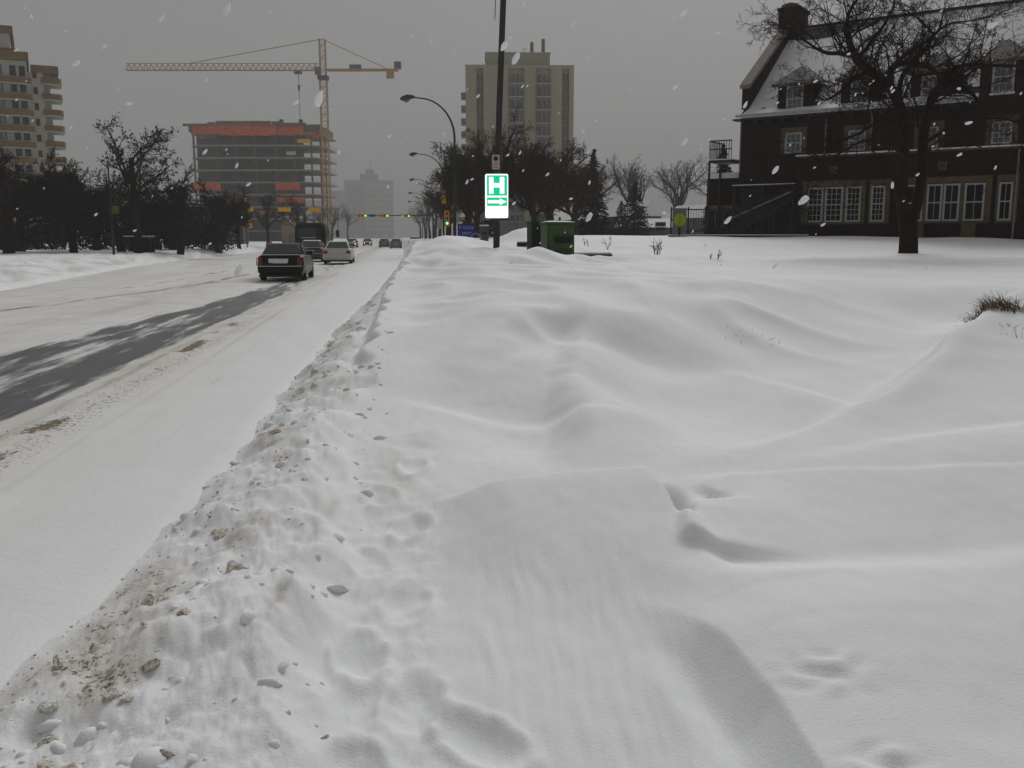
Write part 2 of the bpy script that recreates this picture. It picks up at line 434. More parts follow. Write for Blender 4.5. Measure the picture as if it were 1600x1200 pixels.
def dirt_amt(x, y):
    bl = bank_left(y); tb = x - bl
    nz = perlin(x * 2.1, y * 1.3, 201); nf = perlin(x * .6, y * .35, 204)
    a = np.exp(-((tb - .30) / .28)**2) * ss(-.25, .4, nz) * (1 - ss(20, 34, y)) * .78
    nearb = 1 - ss(2.7, 3.8, y)
    a = a + nearb * ss(.0, .1, tb) * (1 - ss(.6, 1.0, tb)) * ss(-.05, .4, nz) * .5
    a = a + .55 * ss(.02, .2, tb) * (1 - ss(.7, 1.05, tb)) * ss(.15, .5, perlin(x * 3.1, y * 2.4, 202)) * (1 - ss(20, 50, y))
    a = a + .8 * np.exp(-((tb - 1.0) / .035)**2) * ss(-.1, .5, perlin(x * 3, y * 2.0, 203)) * (1 - ss(5.5, 9, y))
    a = a + .75 * np.exp(-((x - .02) / .20)**2 - ((y - 6.3) / 1.0)**2) * ss(-.3, .3, perlin(x * 3, y * 2, 206))
    for (gx, gy, gr) in ((1.6 + 6, 11.4, .7), (5.9, 8.6, .5), (4.6, 11.6, .8), (3.6, 5.1, .5), (5.1, 14, .8)):
        a = a + .38 * np.exp(-((x - gx) / gr)**2 - ((y - gy) / (gr * .9))**2) * ss(-.2, .4, nz)
    tv = verge_edge(y) - x
    a = a + .75 * ss(.1, .8, tv) * (1 - ss(2.5, 5, tv)) * ss(-.15, .35, perlin(x * .9, y * .5, 205))
    return np.clip(a, 0, 1)

def grid_mesh(name, X, Y, Z, mat, attrs, wrap=False, cut=None):
    r, c = X.shape
    co = np.stack([X, Y, Z], -1).reshape(-1, 3)
    i = np.arange(r - 1)[:, None]; j = np.arange(c if wrap else c - 1)[None, :]
    j2 = (j + 1) % c
    q = np.stack([i * c + j, i * c + j2, (i + 1) * c + j2, (i + 1) * c + j], -1).reshape(-1, 4)
    me = bpy.data.meshes.new(name)
    me.vertices.add(len(co)); me.vertices.foreach_set('co', co.ravel())
    me.loops.add(q.size); me.loops.foreach_set('vertex_index', q.ravel().astype(np.int32))
    me.polygons.add(len(q)); me.polygons.foreach_set('loop_start', np.arange(0, q.size, 4, dtype=np.int32))
    me.update(calc_edges=True); me.validate()
    me.polygons.foreach_set('use_smooth', np.ones(len(me.polygons), bool))
    for k, a in attrs.items():
        at = me.attributes.new(k, 'FLOAT', 'POINT'); at.data.foreach_set('value', a.ravel().astype(np.float32))
    me.materials.append(mat)
    o = bpy.data.objects.new(name, me); COL.objects.link(o)
    return o

# ---- snow material (ground)
def snow_material():
    m = bpy.data.materials.new('ground_snow'); m.use_nodes = True
    t = m.node_tree; b = t.nodes['Principled BSDF']; N = t.nodes.new; L = t.links.new
    b.inputs['Roughness'].default_value = .75; b.inputs['Specular IOR Level'].default_value = .2
    geo = N('ShaderNodeNewGeometry')
    n1 = N('ShaderNodeTexNoise'); n1.inputs['Scale'].default_value = .8; n1.inputs['Detail'].default_value = 6
    L(geo.outputs['Position'], n1.inputs['Vector'])
    r1 = N('ShaderNodeValToRGB'); r1.color_ramp.elements[0].position = .3; r1.color_ramp.elements[1].position = .7
    r1.color_ramp.elements[0].color = (.80, .81, .82, 1); r1.color_ramp.elements[1].color = (.875, .885, .90, 1)
    L(n1.outputs['Fac'], r1.inputs['Fac'])
    at = N('ShaderNodeAttribute'); at.attribute_name = 'dirt'
    n2 = N('ShaderNodeTexNoise'); n2.inputs['Scale'].default_value = 42; n2.inputs['Detail'].default_value = 6; n2.inputs['Roughness'].default_value = .75
    L(geo.outputs['Position'], n2.inputs['Vector'])
    # tan stain under darker grit
    st = N('ShaderNodeMix'); st.data_type = 'RGBA'; st.inputs['B'].default_value = (.54, .47, .37, 1)
    sm = N('ShaderNodeMath'); sm.operation = 'MULTIPLY'; sm.inputs[1].default_value = .55
    L(at.outputs['Fac'], sm.inputs[0]); L(sm.outputs[0], st.inputs['Factor']); L(r1.outputs['Color'], st.inputs['A'])
    ad = N('ShaderNodeMath'); ad.operation = 'MULTIPLY_ADD'; ad.inputs[1].default_value = .27
    L(at.outputs['Fac'], ad.inputs[0]); L(n2.outputs['Fac'], ad.inputs[2])
    mr = N('ShaderNodeMapRange'); mr.interpolation_type = 'SMOOTHSTEP'
    mr.inputs['From Min'].default_value = .76; mr.inputs['From Max'].default_value = .86
    L(ad.outputs[0], mr.inputs['Value'])
    dm = N('ShaderNodeMix'); dm.data_type = 'RGBA'; dm.inputs['B'].default_value = (.15, .10, .06, 1)
    L(mr.outputs['Result'], dm.inputs['Factor']); L(st.outputs['Result'], dm.inputs['A'])
    L(dm.outputs['Result'], b.inputs['Base Color'])
    # grain
    n3 = N('ShaderNodeTexNoise'); n3.inputs['Scale'].default_value = 85; n3.inputs['Detail'].default_value = 5; n3.inputs['Roughness'].default_value = .7
    L(geo.outputs['Position'], n3.inputs['Vector'])
    n4 = N('ShaderNodeTexNoise'); n4.inputs['Scale'].default_value = 7; n4.inputs['Detail'].default_value = 4
    mp = N('ShaderNodeMapping'); mp.inputs['Scale'].default_value = (1.6, .55, 1); mp.inputs['Rotation'].default_value = (0, 0, R(12))
    L(geo.outputs['Position'], mp.inputs['Vector']); L(mp.outputs[0], n4.inputs['Vector'])
    bp = N('ShaderNodeBump'); bp.inputs['Strength'].default_value = .55; bp.inputs['Distance'].default_value = .009
    bp2 = N('ShaderNodeBump'); bp2.inputs['Strength'].default_value = .22; bp2.inputs['Distance'].default_value = .02
    L(n3.outputs['Fac'], bp.inputs['Height']); L(n4.outputs['Fac'], bp2.inputs['Height']); L(bp2.outputs[0], bp.inputs['Normal']); L(bp.outputs[0], b.inputs['Normal'])
    return m
SNOW = snow_material()

def road_material():
    m = bpy.data.materials.new('snowy_asphalt'); m.use_nodes = True
    t = m.node_tree; b = t.nodes['Principled BSDF']; N = t.nodes.new; L = t.links.new
    geo = N('ShaderNodeNewGeometry')
    mp = N('ShaderNodeMapping'); mp.inputs['Scale'].default_value = (3.2, .32, 1); mp.inputs['Rotation'].default_value = (0, 0, R(-7))
    L(geo.outputs['Position'], mp.inputs['Vector'])
    ns = N('ShaderNodeTexNoise'); ns.inputs['Scale'].default_value = 1.3; ns.inputs['Detail'].default_value = 7; ns.inputs['Roughness'].default_value = .62
    L(mp.outputs[0], ns.inputs['Vector'])
    nc = N('ShaderNodeTexNoise'); nc.inputs['Scale'].default_value = .9; nc.inputs['Detail'].default_value = 5
    L(geo.outputs['Position'], nc.inputs['Vector'])
    nf = N('ShaderNodeTexNoise'); nf.inputs['Scale'].default_value = 20; nf.inputs['Detail'].default_value = 5; nf.inputs['Roughness'].default_value = .75
    L(geo.outputs['Position'], nf.inputs['Vector'])
    aA = N('ShaderNodeAttribute'); aA.attribute_name = 'asphalt'
    aT = N('ShaderNodeAttribute'); aT.attribute_name = 'tan'
    aD = N('ShaderNodeAttribute'); aD.attribute_name = 'dirt'
    snow = N('ShaderNodeMix'); snow.data_type = 'RGBA'; snow.inputs['A'].default_value = (.80, .805, .81, 1); snow.inputs['B'].default_value = (.61, .575, .51, 1)
    tm = N('ShaderNodeMath'); tm.operation = 'MULTIPLY'
    mr0 = N('ShaderNodeMapRange'); mr0.inputs['From Min'].default_value = .25; mr0.inputs['From Max'].default_value = .7; mr0.inputs['To Min'].default_value = .25
    L(nc.outputs['Fac'], mr0.inputs['Value']); L(aT.outputs['Fac'], tm.inputs[0]); L(mr0.outputs['Result'], tm.inputs[1]); L(tm.outputs[0], snow.inputs['Factor'])
    mp2 = N('ShaderNodeMapping'); mp2.inputs['Scale'].default_value = (5.5, .07, 1); mp2.inputs['Rotation'].default_value = (0, 0, R(-1.2))
    L(geo.outputs['Position'], mp2.inputs['Vector'])
    nst = N('ShaderNodeTexNoise'); nst.inputs['Scale'].default_value = 1.0; nst.inputs['Detail'].default_value = 5; nst.inputs['Roughness'].default_value = .6
    L(mp2.outputs[0], nst.inputs['Vector'])
    mst = N('ShaderNodeMapRange'); mst.interpolation_type = 'SMOOTHSTEP'; mst.inputs['From Min'].default_value = .50; mst.inputs['From Max'].default_value = .72; mst.inputs['To Max'].default_value = .62
    L(nst.outputs['Fac'], mst.inputs['Value'])
    mst2 = N('ShaderNodeMath'); mst2.operation = 'MULTIPLY'; L(mst.outputs['Result'], mst2.inputs[0]); L(aT.outputs['Fac'], mst2.inputs[1])
    snow2 = N('ShaderNodeMix'); snow2.data_type = 'RGBA'; snow2.inputs['B'].default_value = (.36, .335, .30, 1)
    L(mst2.outputs[0], snow2.inputs['Factor']); L(snow.outputs['Result'], snow2.inputs['A'])
    asp = N('ShaderNodeMix'); asp.data_type = 'RGBA'; asp.inputs['A'].default_value = (.060, .061, .064, 1); asp.inputs['B'].default_value = (.12, .12, .125, 1)
    L(nf.outputs['Fac'], asp.inputs['Factor'])
    ma = N('ShaderNodeMath'); ma.operation = 'MULTIPLY_ADD'; ma.inputs[1].default_value = 1.7
    L(ns.outputs['Fac'], ma.inputs[0]); L(aA.outputs['Fac'], ma.inputs[2])
    mr = N('ShaderNodeMapRange'); mr.interpolation_type = 'SMOOTHSTEP'; mr.inputs['From Min'].default_value = 1.20; mr.inputs['From Max'].default_value = 1.62
    L(ma.outputs[0], mr.inputs['Value'])
    mix = N('ShaderNodeMix'); mix.data_type = 'RGBA'
    L(mr.outputs['Result'], mix.inputs['Factor']); L(snow2.outputs['Result'], mix.inputs['A']); L(asp.outputs['Result'], mix.inputs['B'])
    dd = N('ShaderNodeMath'); dd.operation = 'MULTIPLY_ADD'; dd.inputs[1].default_value = .34
    L(aD.outputs['Fac'], dd.inputs[0]); L(nf.outputs['Fac'], dd.inputs[2])
    mr2 = N('ShaderNodeMapRange'); mr2.interpolation_type = 'SMOOTHSTEP'; mr2.inputs['From Min'].default_value = .67; mr2.inputs['From Max'].default_value = .78
    L(dd.outputs[0], mr2.inputs['Value'])
    mix2 = N('ShaderNodeMix'); mix2.data_type = 'RGBA'; mix2.inputs['B'].default_value = (.17, .125, .075, 1)
    L(mr2.outputs['Result'], mix2.inputs['Factor']); L(mix.outputs['Result'], mix2.inputs['A'])
    L(mix2.outputs['Result'], b.inputs['Base Color'])
    rr = N('ShaderNodeMapRange'); rr.inputs['To Min'].default_value = .8; rr.inputs['To Max'].default_value = .5
    L(mr.outputs['Result'], rr.inputs['Value']); L(rr.outputs['Result'], b.inputs['Roughness'])
    b.inputs['Specular IOR Level'].default_value = .25
    bp = N('ShaderNodeBump'); bp.inputs['Strength'].default_value = .4; bp.inputs['Distance'].default_value = .02
    L(nf.outputs['Fac'], bp.inputs['Height']); L(bp.outputs[0], b.inputs['Normal'])
    return m
ROAD = road_material()

def build_ground():
    head = R(6.83)
    fine = np.arange(-36, 36.01, .115)
    coarse = np.concatenate([np.arange(37.5, 180, 4.5), np.arange(-180, -37, 4.5)])
    ang = np.concatenate([fine, coarse])
    ang = head + np.radians(ang)
    rad = [.02, .3, .8, 1.3]
    r = 1.6
    while r < 60: rad.append(r); r *= 1.0085
    while r < 4500: rad.append(r); r *= 1.06
    rad = np.array(rad)
    A, Rr = np.meshgrid(ang, rad)
    X = np.sin(A) * Rr; Y = np.cos(A) * Rr
    Z = ground_h(X, Y)
    o = grid_mesh('ground', X, Y, Z, SNOW, {'dirt': dirt_amt(X, Y)}, wrap=True)
    tag(o, 'drifted and ploughed snow covering pavement, lawns and verges', kind='structure')

def road_z(x, y):
    z = .018 * fbm(x * 1.2, y * .35, 3, 301) + .006 * fbm(x * 6, y * 3, 3, 302)
    tr = np.exp(-((x + 4.5) / 1.2)**4)
    z = z - .035 * tr + .04 * ss(-3.6, -2.8, x) + .025 * ss(-2.4, -1.6, x)
    z = z + .03 * np.exp(-((x + 3.35) / .16)**2) * (1 + .8 * perlin(x * 3, y * 2, 303))
    e = x - bank_left(y)
    return z + .012 - .13 * ss(-.05, .26, e)

def build_road():
    xs = np.arange(-17.6, .75, .085)
    ys = [-25.]
    y = -25.; st = .5
    while y < 1500:
        st = .11 if 4 < y < 14 else max(.11, abs(y) * .011)
        y += st; ys.append(y)
    T_, Y = np.meshgrid((xs - xs[0]) / (xs[-1] - xs[0]), np.array(ys))
    X = -17.6 + (bank_left(Y) + .28 + 17.6) * T_
    Z = road_z(X, Y)
    n = perlin(X * .5, Y * .09, 311); n2 = perlin(X * 1.4, Y * .16, 312)
    # bare wheel-track band, narrowing up the street
    lo = np.interp(Y, [0, 15, 28, 60, 200], [-6.1, -5.9, -4.9, -4.6, -4.4]); hi = np.interp(Y, [0, 10, 30, 60, 200], [-3.85, -3.72, -3.55, -3.7, -3.9])
    band = ss(lo - .25, lo + .25, X + .15 * n2) * (1 - ss(hi - .10, hi + .14, X + .10 * n2))
    mid = (lo + hi) / 2; hw = (hi - lo) / 2
    tracks = np.exp(-((X - lo - .35) / .38)**2) + np.exp(-((X - hi + .45) / .40)**2)
    amt = band * (.58 + .27 * tracks) * (1 - .55 * ss(26, 40, Y)) + .10 * band * n
    c2 = np.interp(Y, [0, 23, 35, 60, 200], [-11, -9.2, -7.2, -7.0, -6.9])
    amt = amt + (.46 + .25 * n) * np.exp(-((X - c2) / .28)**2) + (.34 + .3 * n2) * np.exp(-((X - c2 + 1.7) / .35)**2)
    amt = amt + .33 * np.exp(-((X + 3.0) / .3)**2) * ss(45, 70, Y) + .3 * np.exp(-((X + 4.9) / .3)**2) * ss(45, 70, Y)
    amt = amt + .30 * np.exp(-((X + 2.0 + .2 * n) / .25)**2) * ss(.15, .5, perlin(X * .8, Y * .5, 314)) * (1 - ss(18, 40, Y))
    tan = ss(-1.6, -3.4, X + .3 * n) * (.75 + .5 * n) + .9 * np.exp(-((X + 3.5) / .25)**2)
    dirt = np.exp(-((X + 3.22 + .08 * n2) / .12)**2) * (1 - ss(16, 26, Y)) * ss(-.35, .2, perlin(X * 2, Y * 1.2, 315)) * 1.0
    dirt = dirt + .45 * np.exp(-((X + 3.0) / .3)**2) * (1 - ss(16, 26, Y))
    o = grid_mesh('road', X, Y, Z, ROAD, {'asphalt': np.clip(amt, 0, 1), 'tan': np.clip(tan, 0, 1), 'dirt': np.clip(dirt, 0, 1)})
    tag(o, 'snow-packed avenue with dark bare wheel tracks', kind='structure')

build_ground()
build_road()
def gz(x, y):
    return float(ground_h(np.array([float(x)]), np.array([float(y)]))[0])

# ------------------------------------------------------------------ trees
def perp(d, rnd):
    a = Vector((rnd.gauss(0, 1), rnd.gauss(0, 1), rnd.gauss(0, 1)))
    return (a - d * a.dot(d)).normalized()
def grow(p, d, L, r, lvl, out, P, rnd):
    segs = P['segs'][lvl]; pts = [p.copy()]; rad = [r]; dirs = [d.copy()]
    re = r * P['taper'][lvl]
    for i in range(segs):
        d = (d + perp(d, rnd) * P['wig'][lvl] * rnd.random() * 1.6 + Vector((0, 0, 1)) * P['up'][lvl]).normalized()
        p = p + d * (L / segs); pts.append(p.copy()); dirs.append(d.copy()); rad.append(r + (re - r) * (i + 1) / segs)
    out.append((pts, rad, lvl))
    spawn(pts, rad, dirs, L, lvl, out, P, rnd)
def spawn(pts, rad, dirs, L, lvl, out, P, rnd):
    if lvl >= P['max']: return
    n = P['kids'][lvl]; n = int(n * rnd.uniform(.8, 1.25) + .5)
    segs = len(pts) - 1
    for k in range(n):
        t = P['from'][lvl] + (1 - P['from'][lvl]) * ((k + rnd.random()) / n)
        f = t * segs; i = min(int(f), segs - 1); f -= i
        q = pts[i].lerp(pts[i + 1], f); dd = dirs[min(i + 1, segs)]
        ang = R(rnd.uniform(*P['ang'][lvl]))
        nd = (dd * math.cos(ang) + perp(dd, rnd) * math.sin(ang)).normalized()
        rr = (rad[i] + (rad[i + 1] - rad[i]) * f) * P['rr'][lvl]
        LL = L * P['lr'][lvl] * rnd.uniform(.6, 1.15) * (1.15 - .55 * t)
        grow(q, nd, LL, max(rr, P['rmin']), lvl + 1, out, P, rnd)
def tree_meshes(out, mb_by):
    for pts, rad, lvl in out:
        mb = mb_by[0] if lvl == 0 else mb_by[1]
        mb.tube(pts, rad, (9, 6, 4, 3, 3, 3)[min(lvl, 5)], cap=lvl == 0)
ELM = dict(segs=[6, 6, 5, 4, 3], taper=[.5, .35, .35, .4, .5], wig=[.12, .28, .35, .4, .4], up=[.05, .07, .06, .04, .02], kids=[7, 8, 7, 6, 0], ang=[(25, 50), (30, 60), (30, 65), (30, 70), (0, 0)], rr=[.55, .5, .5, .55, 1], lr=[.75, .55, .5, .5, .5], rmin=.006, max=4)
ELM['from'] = [.3, .2, .15, .15, 0]
def P_(**k):
    d = dict(ELM); d.update(k); return d
def make_tree(name, label, h, trunk_h, r, P, seed, bark, leaf=None, nleaf=0, lsize=.1, cat='tree', group=None, loc=(0, 0, 0), rz=0, lzmin=.25, lzmax=1.1):
    rnd = random.Random(seed)
    out = []
    grow(Vector((0, 0, -.3)), Vector((rnd.gauss(0, .04), rnd.gauss(0, .04), 1)).normalized(), trunk_h, r, 0, out, P, rnd)
    zmax = max(p.z for b in out for p in b[0]); s = h / zmax
    t = root(name, loc, rz, label, cat, group)
    tm, cm = MB(), MB(); tree_meshes(out, (tm, cm))
    tm.v = [(x * s, y * s, z * s) for x, y, z in tm.v]; cm.v = [(x * s, y * s, z * s) for x, y, z in cm.v]
    tm.build('trunk', bark, t, smooth=180)
    cr = cm.build('crown', bark, t, fix=False)
    if nleaf:
        tips = [p * s for b in out if b[2] >= 2 for p in b[0][1:] if h * lzmin < p.z * s < h * lzmax]
        lm = MB()
        for k in range(nleaf):
            p = rnd.choice(tips) + Vector((rnd.gauss(0, .1), rnd.gauss(0, .1), rnd.gauss(0, .1))) * (h / 8)
            a = Vector((rnd.gauss(0, 1), rnd.gauss(0, 1), rnd.gauss(0, 1))).normalized(); b_ = perp(a, rnd)
            z = lsize * rnd.uniform(.5, 1.4)
            lm.quad(p - a * z, p + b_ * z * .5, p + a * z, p - b_ * z * .5)
        tag(lm.build('leaves', leaf, t, fix=False), kind='stuff')
    return t
def place(t, name, label, loc, rz, sc, group=None):
    c = copy_tree(t); c.name = name; c.location = loc; c.rotation_euler = (0, 0, rz); c.scale = (sc,) * 3 if not hasattr(sc, '__len__') else sc
    tag(c, label, None, group); return c

def make_spruce(name, label, h, w, loc, seed):
    rnd = random.Random(seed); t = root(name, loc, 0, label, 'tree')
    MB().tube([(0, 0, -.2), (0, 0, h * .5), (0, 0, h)], [h * .016, h * .009, .01], 7).build('trunk', BARK, t, smooth=180)
    m = MB(); z = h * .06
    while z < h * .99:
        f = 1 - z / h; L0 = w * .5 * (f**.8) * 1.05 + .08
        for k in range(int(7 + 5 * f)):
            a = rnd.uniform(0, 6.28); L = L0 * rnd.uniform(.65, 1.1)
            n = 4
            for i in range(int(6 + 16 * L)):
                q = rnd.uniform(.1, 1); x = math.cos(a) * L * q; y = math.sin(a) * L * q
                zz = z - .32 * L * q + .10 * L * q * q + rnd.gauss(0, .05)
                s = rnd.uniform(.10, .22) * h / 8
                p = Vector((x, y, zz)); d = Vector((math.cos(a) + rnd.gauss(0, .6), math.sin(a) + rnd.gauss(0, .6), rnd.uniform(-.7, .1))).normalized()
                b_ = perp(d, rnd)
                m.quad(p - d * s, p + b_ * s * .35, p + d * s, p - b_ * s * .35)
        z += h * .028
    m.build('crown', NEEDLE, t, fix=False)
    return t

# ------------------------------------------------------------------ brick mansion (local x along the front, y into the house, z up)
HX, HY, HA = 18.58, 50.15, R(-40.8)
def hw(lx, ly, lz=0):
    return (HX + lx * math.cos(HA) - ly * math.sin(HA), HY + lx * math.sin(HA) + ly * math.cos(HA), lz)
def window_mesh(w, h, cols, rows, mid=True):
    """white sash frame with glazing bars, centred on x, sill at z=0, front face at y=-.05"""
    f = MB(); t = .085
    f.box(-w/2, -w/2 + t, -.05, .06, 0, h); f.box(w/2 - t, w/2, -.05, .06, 0, h)
    f.box(-w/2 + t, w/2 - t, -.05, .06, h - t, h); f.box(-w/2 + t, w/2 - t, -.05, .06, 0, t)
    if mid: f.box(-w/2 + t, w/2 - t, -.045, .06, h/2 - .03, h/2 + .03)
    iw = w - 2 * t
    for i in range(1, cols):
        x = -iw/2 + iw * i / cols; f.box(x - .012, x + .012, -.03, .05, t, h - t)
    for i in range(1, rows):
        z = t + (h - 2*t) * i / rows
        if mid and abs(z - h/2) < .05: continue
        f.box(-iw/2, iw/2, -.028, .048, z - .012, z + .012)
    return f
def add_window(parent, x, y, z, w, h, cols, rows, rz=0, glass=None, trim=None, mid=True, sill=True):
    p = window_mesh(w, h, cols, rows, mid).build('window', trim or WHITE_TRIM, parent)
    p.location = (x, y, z); p.rotation_euler = (0, 0, rz)
    MB().box(-w/2 + .03, w/2 - .03, .02, .035, .03, h - .03).build('pane', glass or GLASS, p)
    if sill: MB().box(-w/2 - .06, w/2 + .06, -.13, .05, -.09, -.004).build('sill', trim or WHITE_TRIM, p)
    return p

def build_mansion():
    t = root('brick_mansion', (HX, HY, 0), HA, 'large dark red brick mansion with snowy gabled roof and dormers', 'house')
    L = 24.0; D = 15.4; ez = 8.3; rz_ = 14.04
    # main walls as one shell with the gable peaks
    m = MB()
    m.prism([(0, .9), (D, .9), (D, ez), (D/2, rz_ - .25), (0, ez)], 'x', 0, L)
    m.build('wall', BRICK, t)
    # snow covered roof: flared eave
    def slope(off):
        return [(-.75, ez - .12), (.4, ez + .28), (1.5, ez + 1.12), (D/2, rz_), (D - 1.5, ez + 1.12), (D - .4, ez + .28), (D + .75, ez - .12)]
    pr = slope(0); th = .16
    m = MB(); poly = pr + [(y, z - th) for y, z in reversed(pr)]
    # front and rear slope as one bent sheet, with fine subdivisions so it undulates
    n = len(pr); xs = [.28 + (L + .4 - .28) * i / 60 for i in range(61)]
    V = []; F = []
    for i, x in enumerate(xs):
        for j, (y, z) in enumerate(pr):
            V.append((x, y, z + (.035 * math.sin(i * 1.7 + j * 2) + .03 * math.sin(i * .61 + j)) * (0 if j in (0, 3, n - 1) else 1)))
        for j, (y, z) in enumerate(pr): V.append((x, y, z - th))
    w2 = 2 * n
    for i in range(60):
        for j in range(n - 1):
            a = i * w2 + j; F.append((a, a + w2, a + w2 + 1, a + 1))
            a = i * w2 + n + j; F.append((a, a + 1, a + w2 + 1, a + w2))
        for j in (0, n - 1):
            a = i * w2 + j; F.append((a, a + n, a + n + w2, a + w2))
    F.append(tuple(range(n)) + tuple(range(2*n - 1, n - 1, -1))); k = 60 * w2
    F.append(tuple(k + j for j in reversed(range(n))) + tuple(k + j for j in range(n, 2*n)))
    roof = MB().add(V, F).build('roof', SNOWROOF, t)
    MB().box(.9, L + .4, D/2 - .16, D/2 + .16, rz_ + .0, rz_ + .12).build('ridge_cap', IRON, roof)
    # bare slate patches by the ridge (wind has stripped the snow)
    m = MB()
    nx, ny = (L - 1) , .0
    sl = (rz_ - (ez + 1.12)) / (D/2 - 1.5)
    for x0, x1, s0, s1 in ((.7, 5.2, .90, .97), (1.0, 3.6, .80, .895)):
        y0 = 1.5 + (D/2 - 1.5) * s0; y1 = 1.5 + (D/2 - 1.5) * s1
        z0 = ez + 1.12 + (y0 - 1.5) * sl + .045; z1 = ez + 1.12 + (y1 - 1.5) * sl + .045
        m.add([(x0, y0, z0), (x1 - 1.2 * (1 - s1) * 6, y0, z0), (x1, y1, z1), (x0, y1, z1), (x0, y0, z0 - .1), (x1 - 1.2 * (1 - s1) * 6, y0, z0 - .1), (x1, y1, z1 - .1), (x0, y1, z1 - .1)],
              [(0,1,2,3),(4,7,6,5),(0,4,5,1),(1,5,6,2),(2,6,7,3),(3,7,4,0)])
    m.build('bare_slates', ROOF_SHINGLE, roof)
    # gutter and fascia, brackets
    MB().box(.0, L, -.86, -.76, ez - .24, ez - .10).build('gutter', WHITE_TRIM, roof)
    MB().box(-.2, L, -.74, -.02, ez - .38, ez - .30).build('soffit', IRON, roof)
    src = MB().box(-.05, .05, -.72, 0, -.16, 0).build('eave_bracket', IRON, roof); src.location = (.4, 0, ez - .382)
    for i in range(1, 34): inst(src, 'eave_bracket', roof, (.4 + i * .7, 0, ez - .382))
    # gable parapet with coping
    for sx, nm in ((0, 'gable_parapet'),):
        m = MB(); off = .55
        P = [(.35, ez + .3), (.35, ez + 1.45), (D/2, rz_ + off), (D - .35, ez + 1.45), (D - .35, ez + .3), (D/2, rz_ - .6)]
        m.prism(P, 'x', -.12, .26); g = m.build(nm, BRICK, t)
        m = MB(); c = .16
        m.prism([(.25, ez + 1.40), (.25, ez + 1.62), (D/2, rz_ + off + .19), (D - .25, ez + 1.62), (D - .25, ez + 1.40), (D/2, rz_ + off + .004)], 'x', -.22, .36)
        m.build('coping', M('coping_stone', (.16, .13, .12), .3, 3), g)
    # chimney
    m = MB().box(-.42, .82, D/2 - 1.0, D/2 + .8, 12.8, 15.0); ch = m.build('chimney', BRICK, t)
    MB().box(-.50, .90, D/2 - 1.08, D/2 + .88, 15.003, 15.16).build('chimney_band', BRICK, ch)
    m = MB(); m.prism([(-.36, 15.163), (.76, 15.163), (.66, 15.34), (.2, 15.44), (-.26, 15.34)], 'y', D/2 - .9, D/2 + .7); m.build('chimney_cap', STONE, ch)
    # dormers
    def dormer(x, w, fy, zb, zt, ww, wh, gl, depth=4.0):
        d = MB().box(x - w/2, x + w/2, fy, fy + depth, zb, zt).build('dormer', BRICK, t)
        e = w/2 + .28; a = zt + 1.05
        m = MB().add([(x - e, fy - .28, zt), (x + e, fy - .28, zt), (x + e, fy + depth, zt), (x - e, fy + depth, zt), (x, fy + .95, a), (x, fy + depth, a)],
                     [(0, 1, 4), (1, 2, 5, 4), (0, 4, 5, 3), (0, 3, 2, 1), (2, 3, 5)])
        m.build('dormer_roof', M('dormer_slate_snowdusted', (.20, .185, .185), .55, 14, .9), d)
        MB().box(x - e, x + e, fy - .29, fy - .02, zt - .11, zt - .005).build('dormer_fascia', STONE, d)
        wz = zb + .32
        f = window_mesh(ww, wh, 3, 4).build('dormer_window', WHITE_TRIM, d); f.location = (x, fy - .02, wz)
        # glass stands just inside the frame, in front of the dormer face
        g = MB().box(x - ww/2 + .03, x + ww/2 - .03, fy - .028, fy - .016, wz + .03, wz + wh - .03).build('dormer_pane', gl, d)
        MB().box(x - ww/2 - .06, x + ww/2 + .06, fy - .16, fy - .002, wz - .09, wz - .003).build('dormer_sill', SNOWROOF, d)
    sky_tint_glass = M('glass_with_painted_sky', (.11, .11, .12), .3, 2, .2)  # pale grey base colour stands in for sky mirrored in the panes
    dormer(2.85, 1.85, .2, 7.95, 9.72, .88, 1.34, sky_tint_glass)
    dormer(6.15, 1.85, .2, 7.95, 9.72, .88, 1.30, sky_tint_glass)
    dormer(9.5, 1.85, .2, 7.95, 9.75, .88, 1.24, sky_tint_glass)
    dormer(12.8, 1.95, -1.05, 7.95, 9.74, .92, 1.42, sky_tint_glass, 5)
    dormer(17.6, 1.85, .2, 7.95, 9.74, .88, 1.34, sky_tint_glass)
    # projecting gabled pavilion under the fourth dormer
    MB().box(11.75, 13.85, -1.05, .0, 5.905, 7.947).build('projecting_bay', BRICK, t)
    # second floor windows with stone surrounds
    for x, y, z, w, h, c, r in ((2.95, 0, 6.12, .88, 1.06, 3, 4), (6.2, 0, 6.08, .86, 1.02, 3, 4), (9.6, 0, 6.0, .86, 1.05, 3, 4), (12.92, -1.05, 5.97, .84, 1.02, 3, 4), (16.4, 0, 6.0, .9, 1.1, 3, 4)):
        sur = MB()
        sur.box(x - w/2 - .24, x - w/2 - .0, y - .06, y + .0, z - .05, z + h); sur.box(x + w/2 + .0, x + w/2 + .24, y - .06, y, z - .05, z + h)
        sur.box(x - w/2 - .24, x + w/2 + .24, y - .06, y, z + h + .002, z + h + .26)
        so = sur.build('stone_surround', STONE, t)
        f = window_mesh(w, h, c, r).build('window', WHITE_TRIM, so); f.location = (x, y - .02, z)
        MB().box(x - w/2 + .03, x + w/2 - .03, y - .03, y - .016, z + .03, z + h - .03).build('pane', sky_tint_glass, so)
    # ground floor range standing forward under a snowy ledge
    MB().box(3.72, L, -1.5, -.003, .9, 5.72).build('ground_floor_range', BRICK, t)
    led = MB().box(3.62, L, -1.62, -.004, 5.723, 5.80).build('stone_ledge', STONE, t)
    MB().box(3.6, L, -1.66, -.005, 5.803, 5.87).build('ledge_snow', SNOWROOF, led)
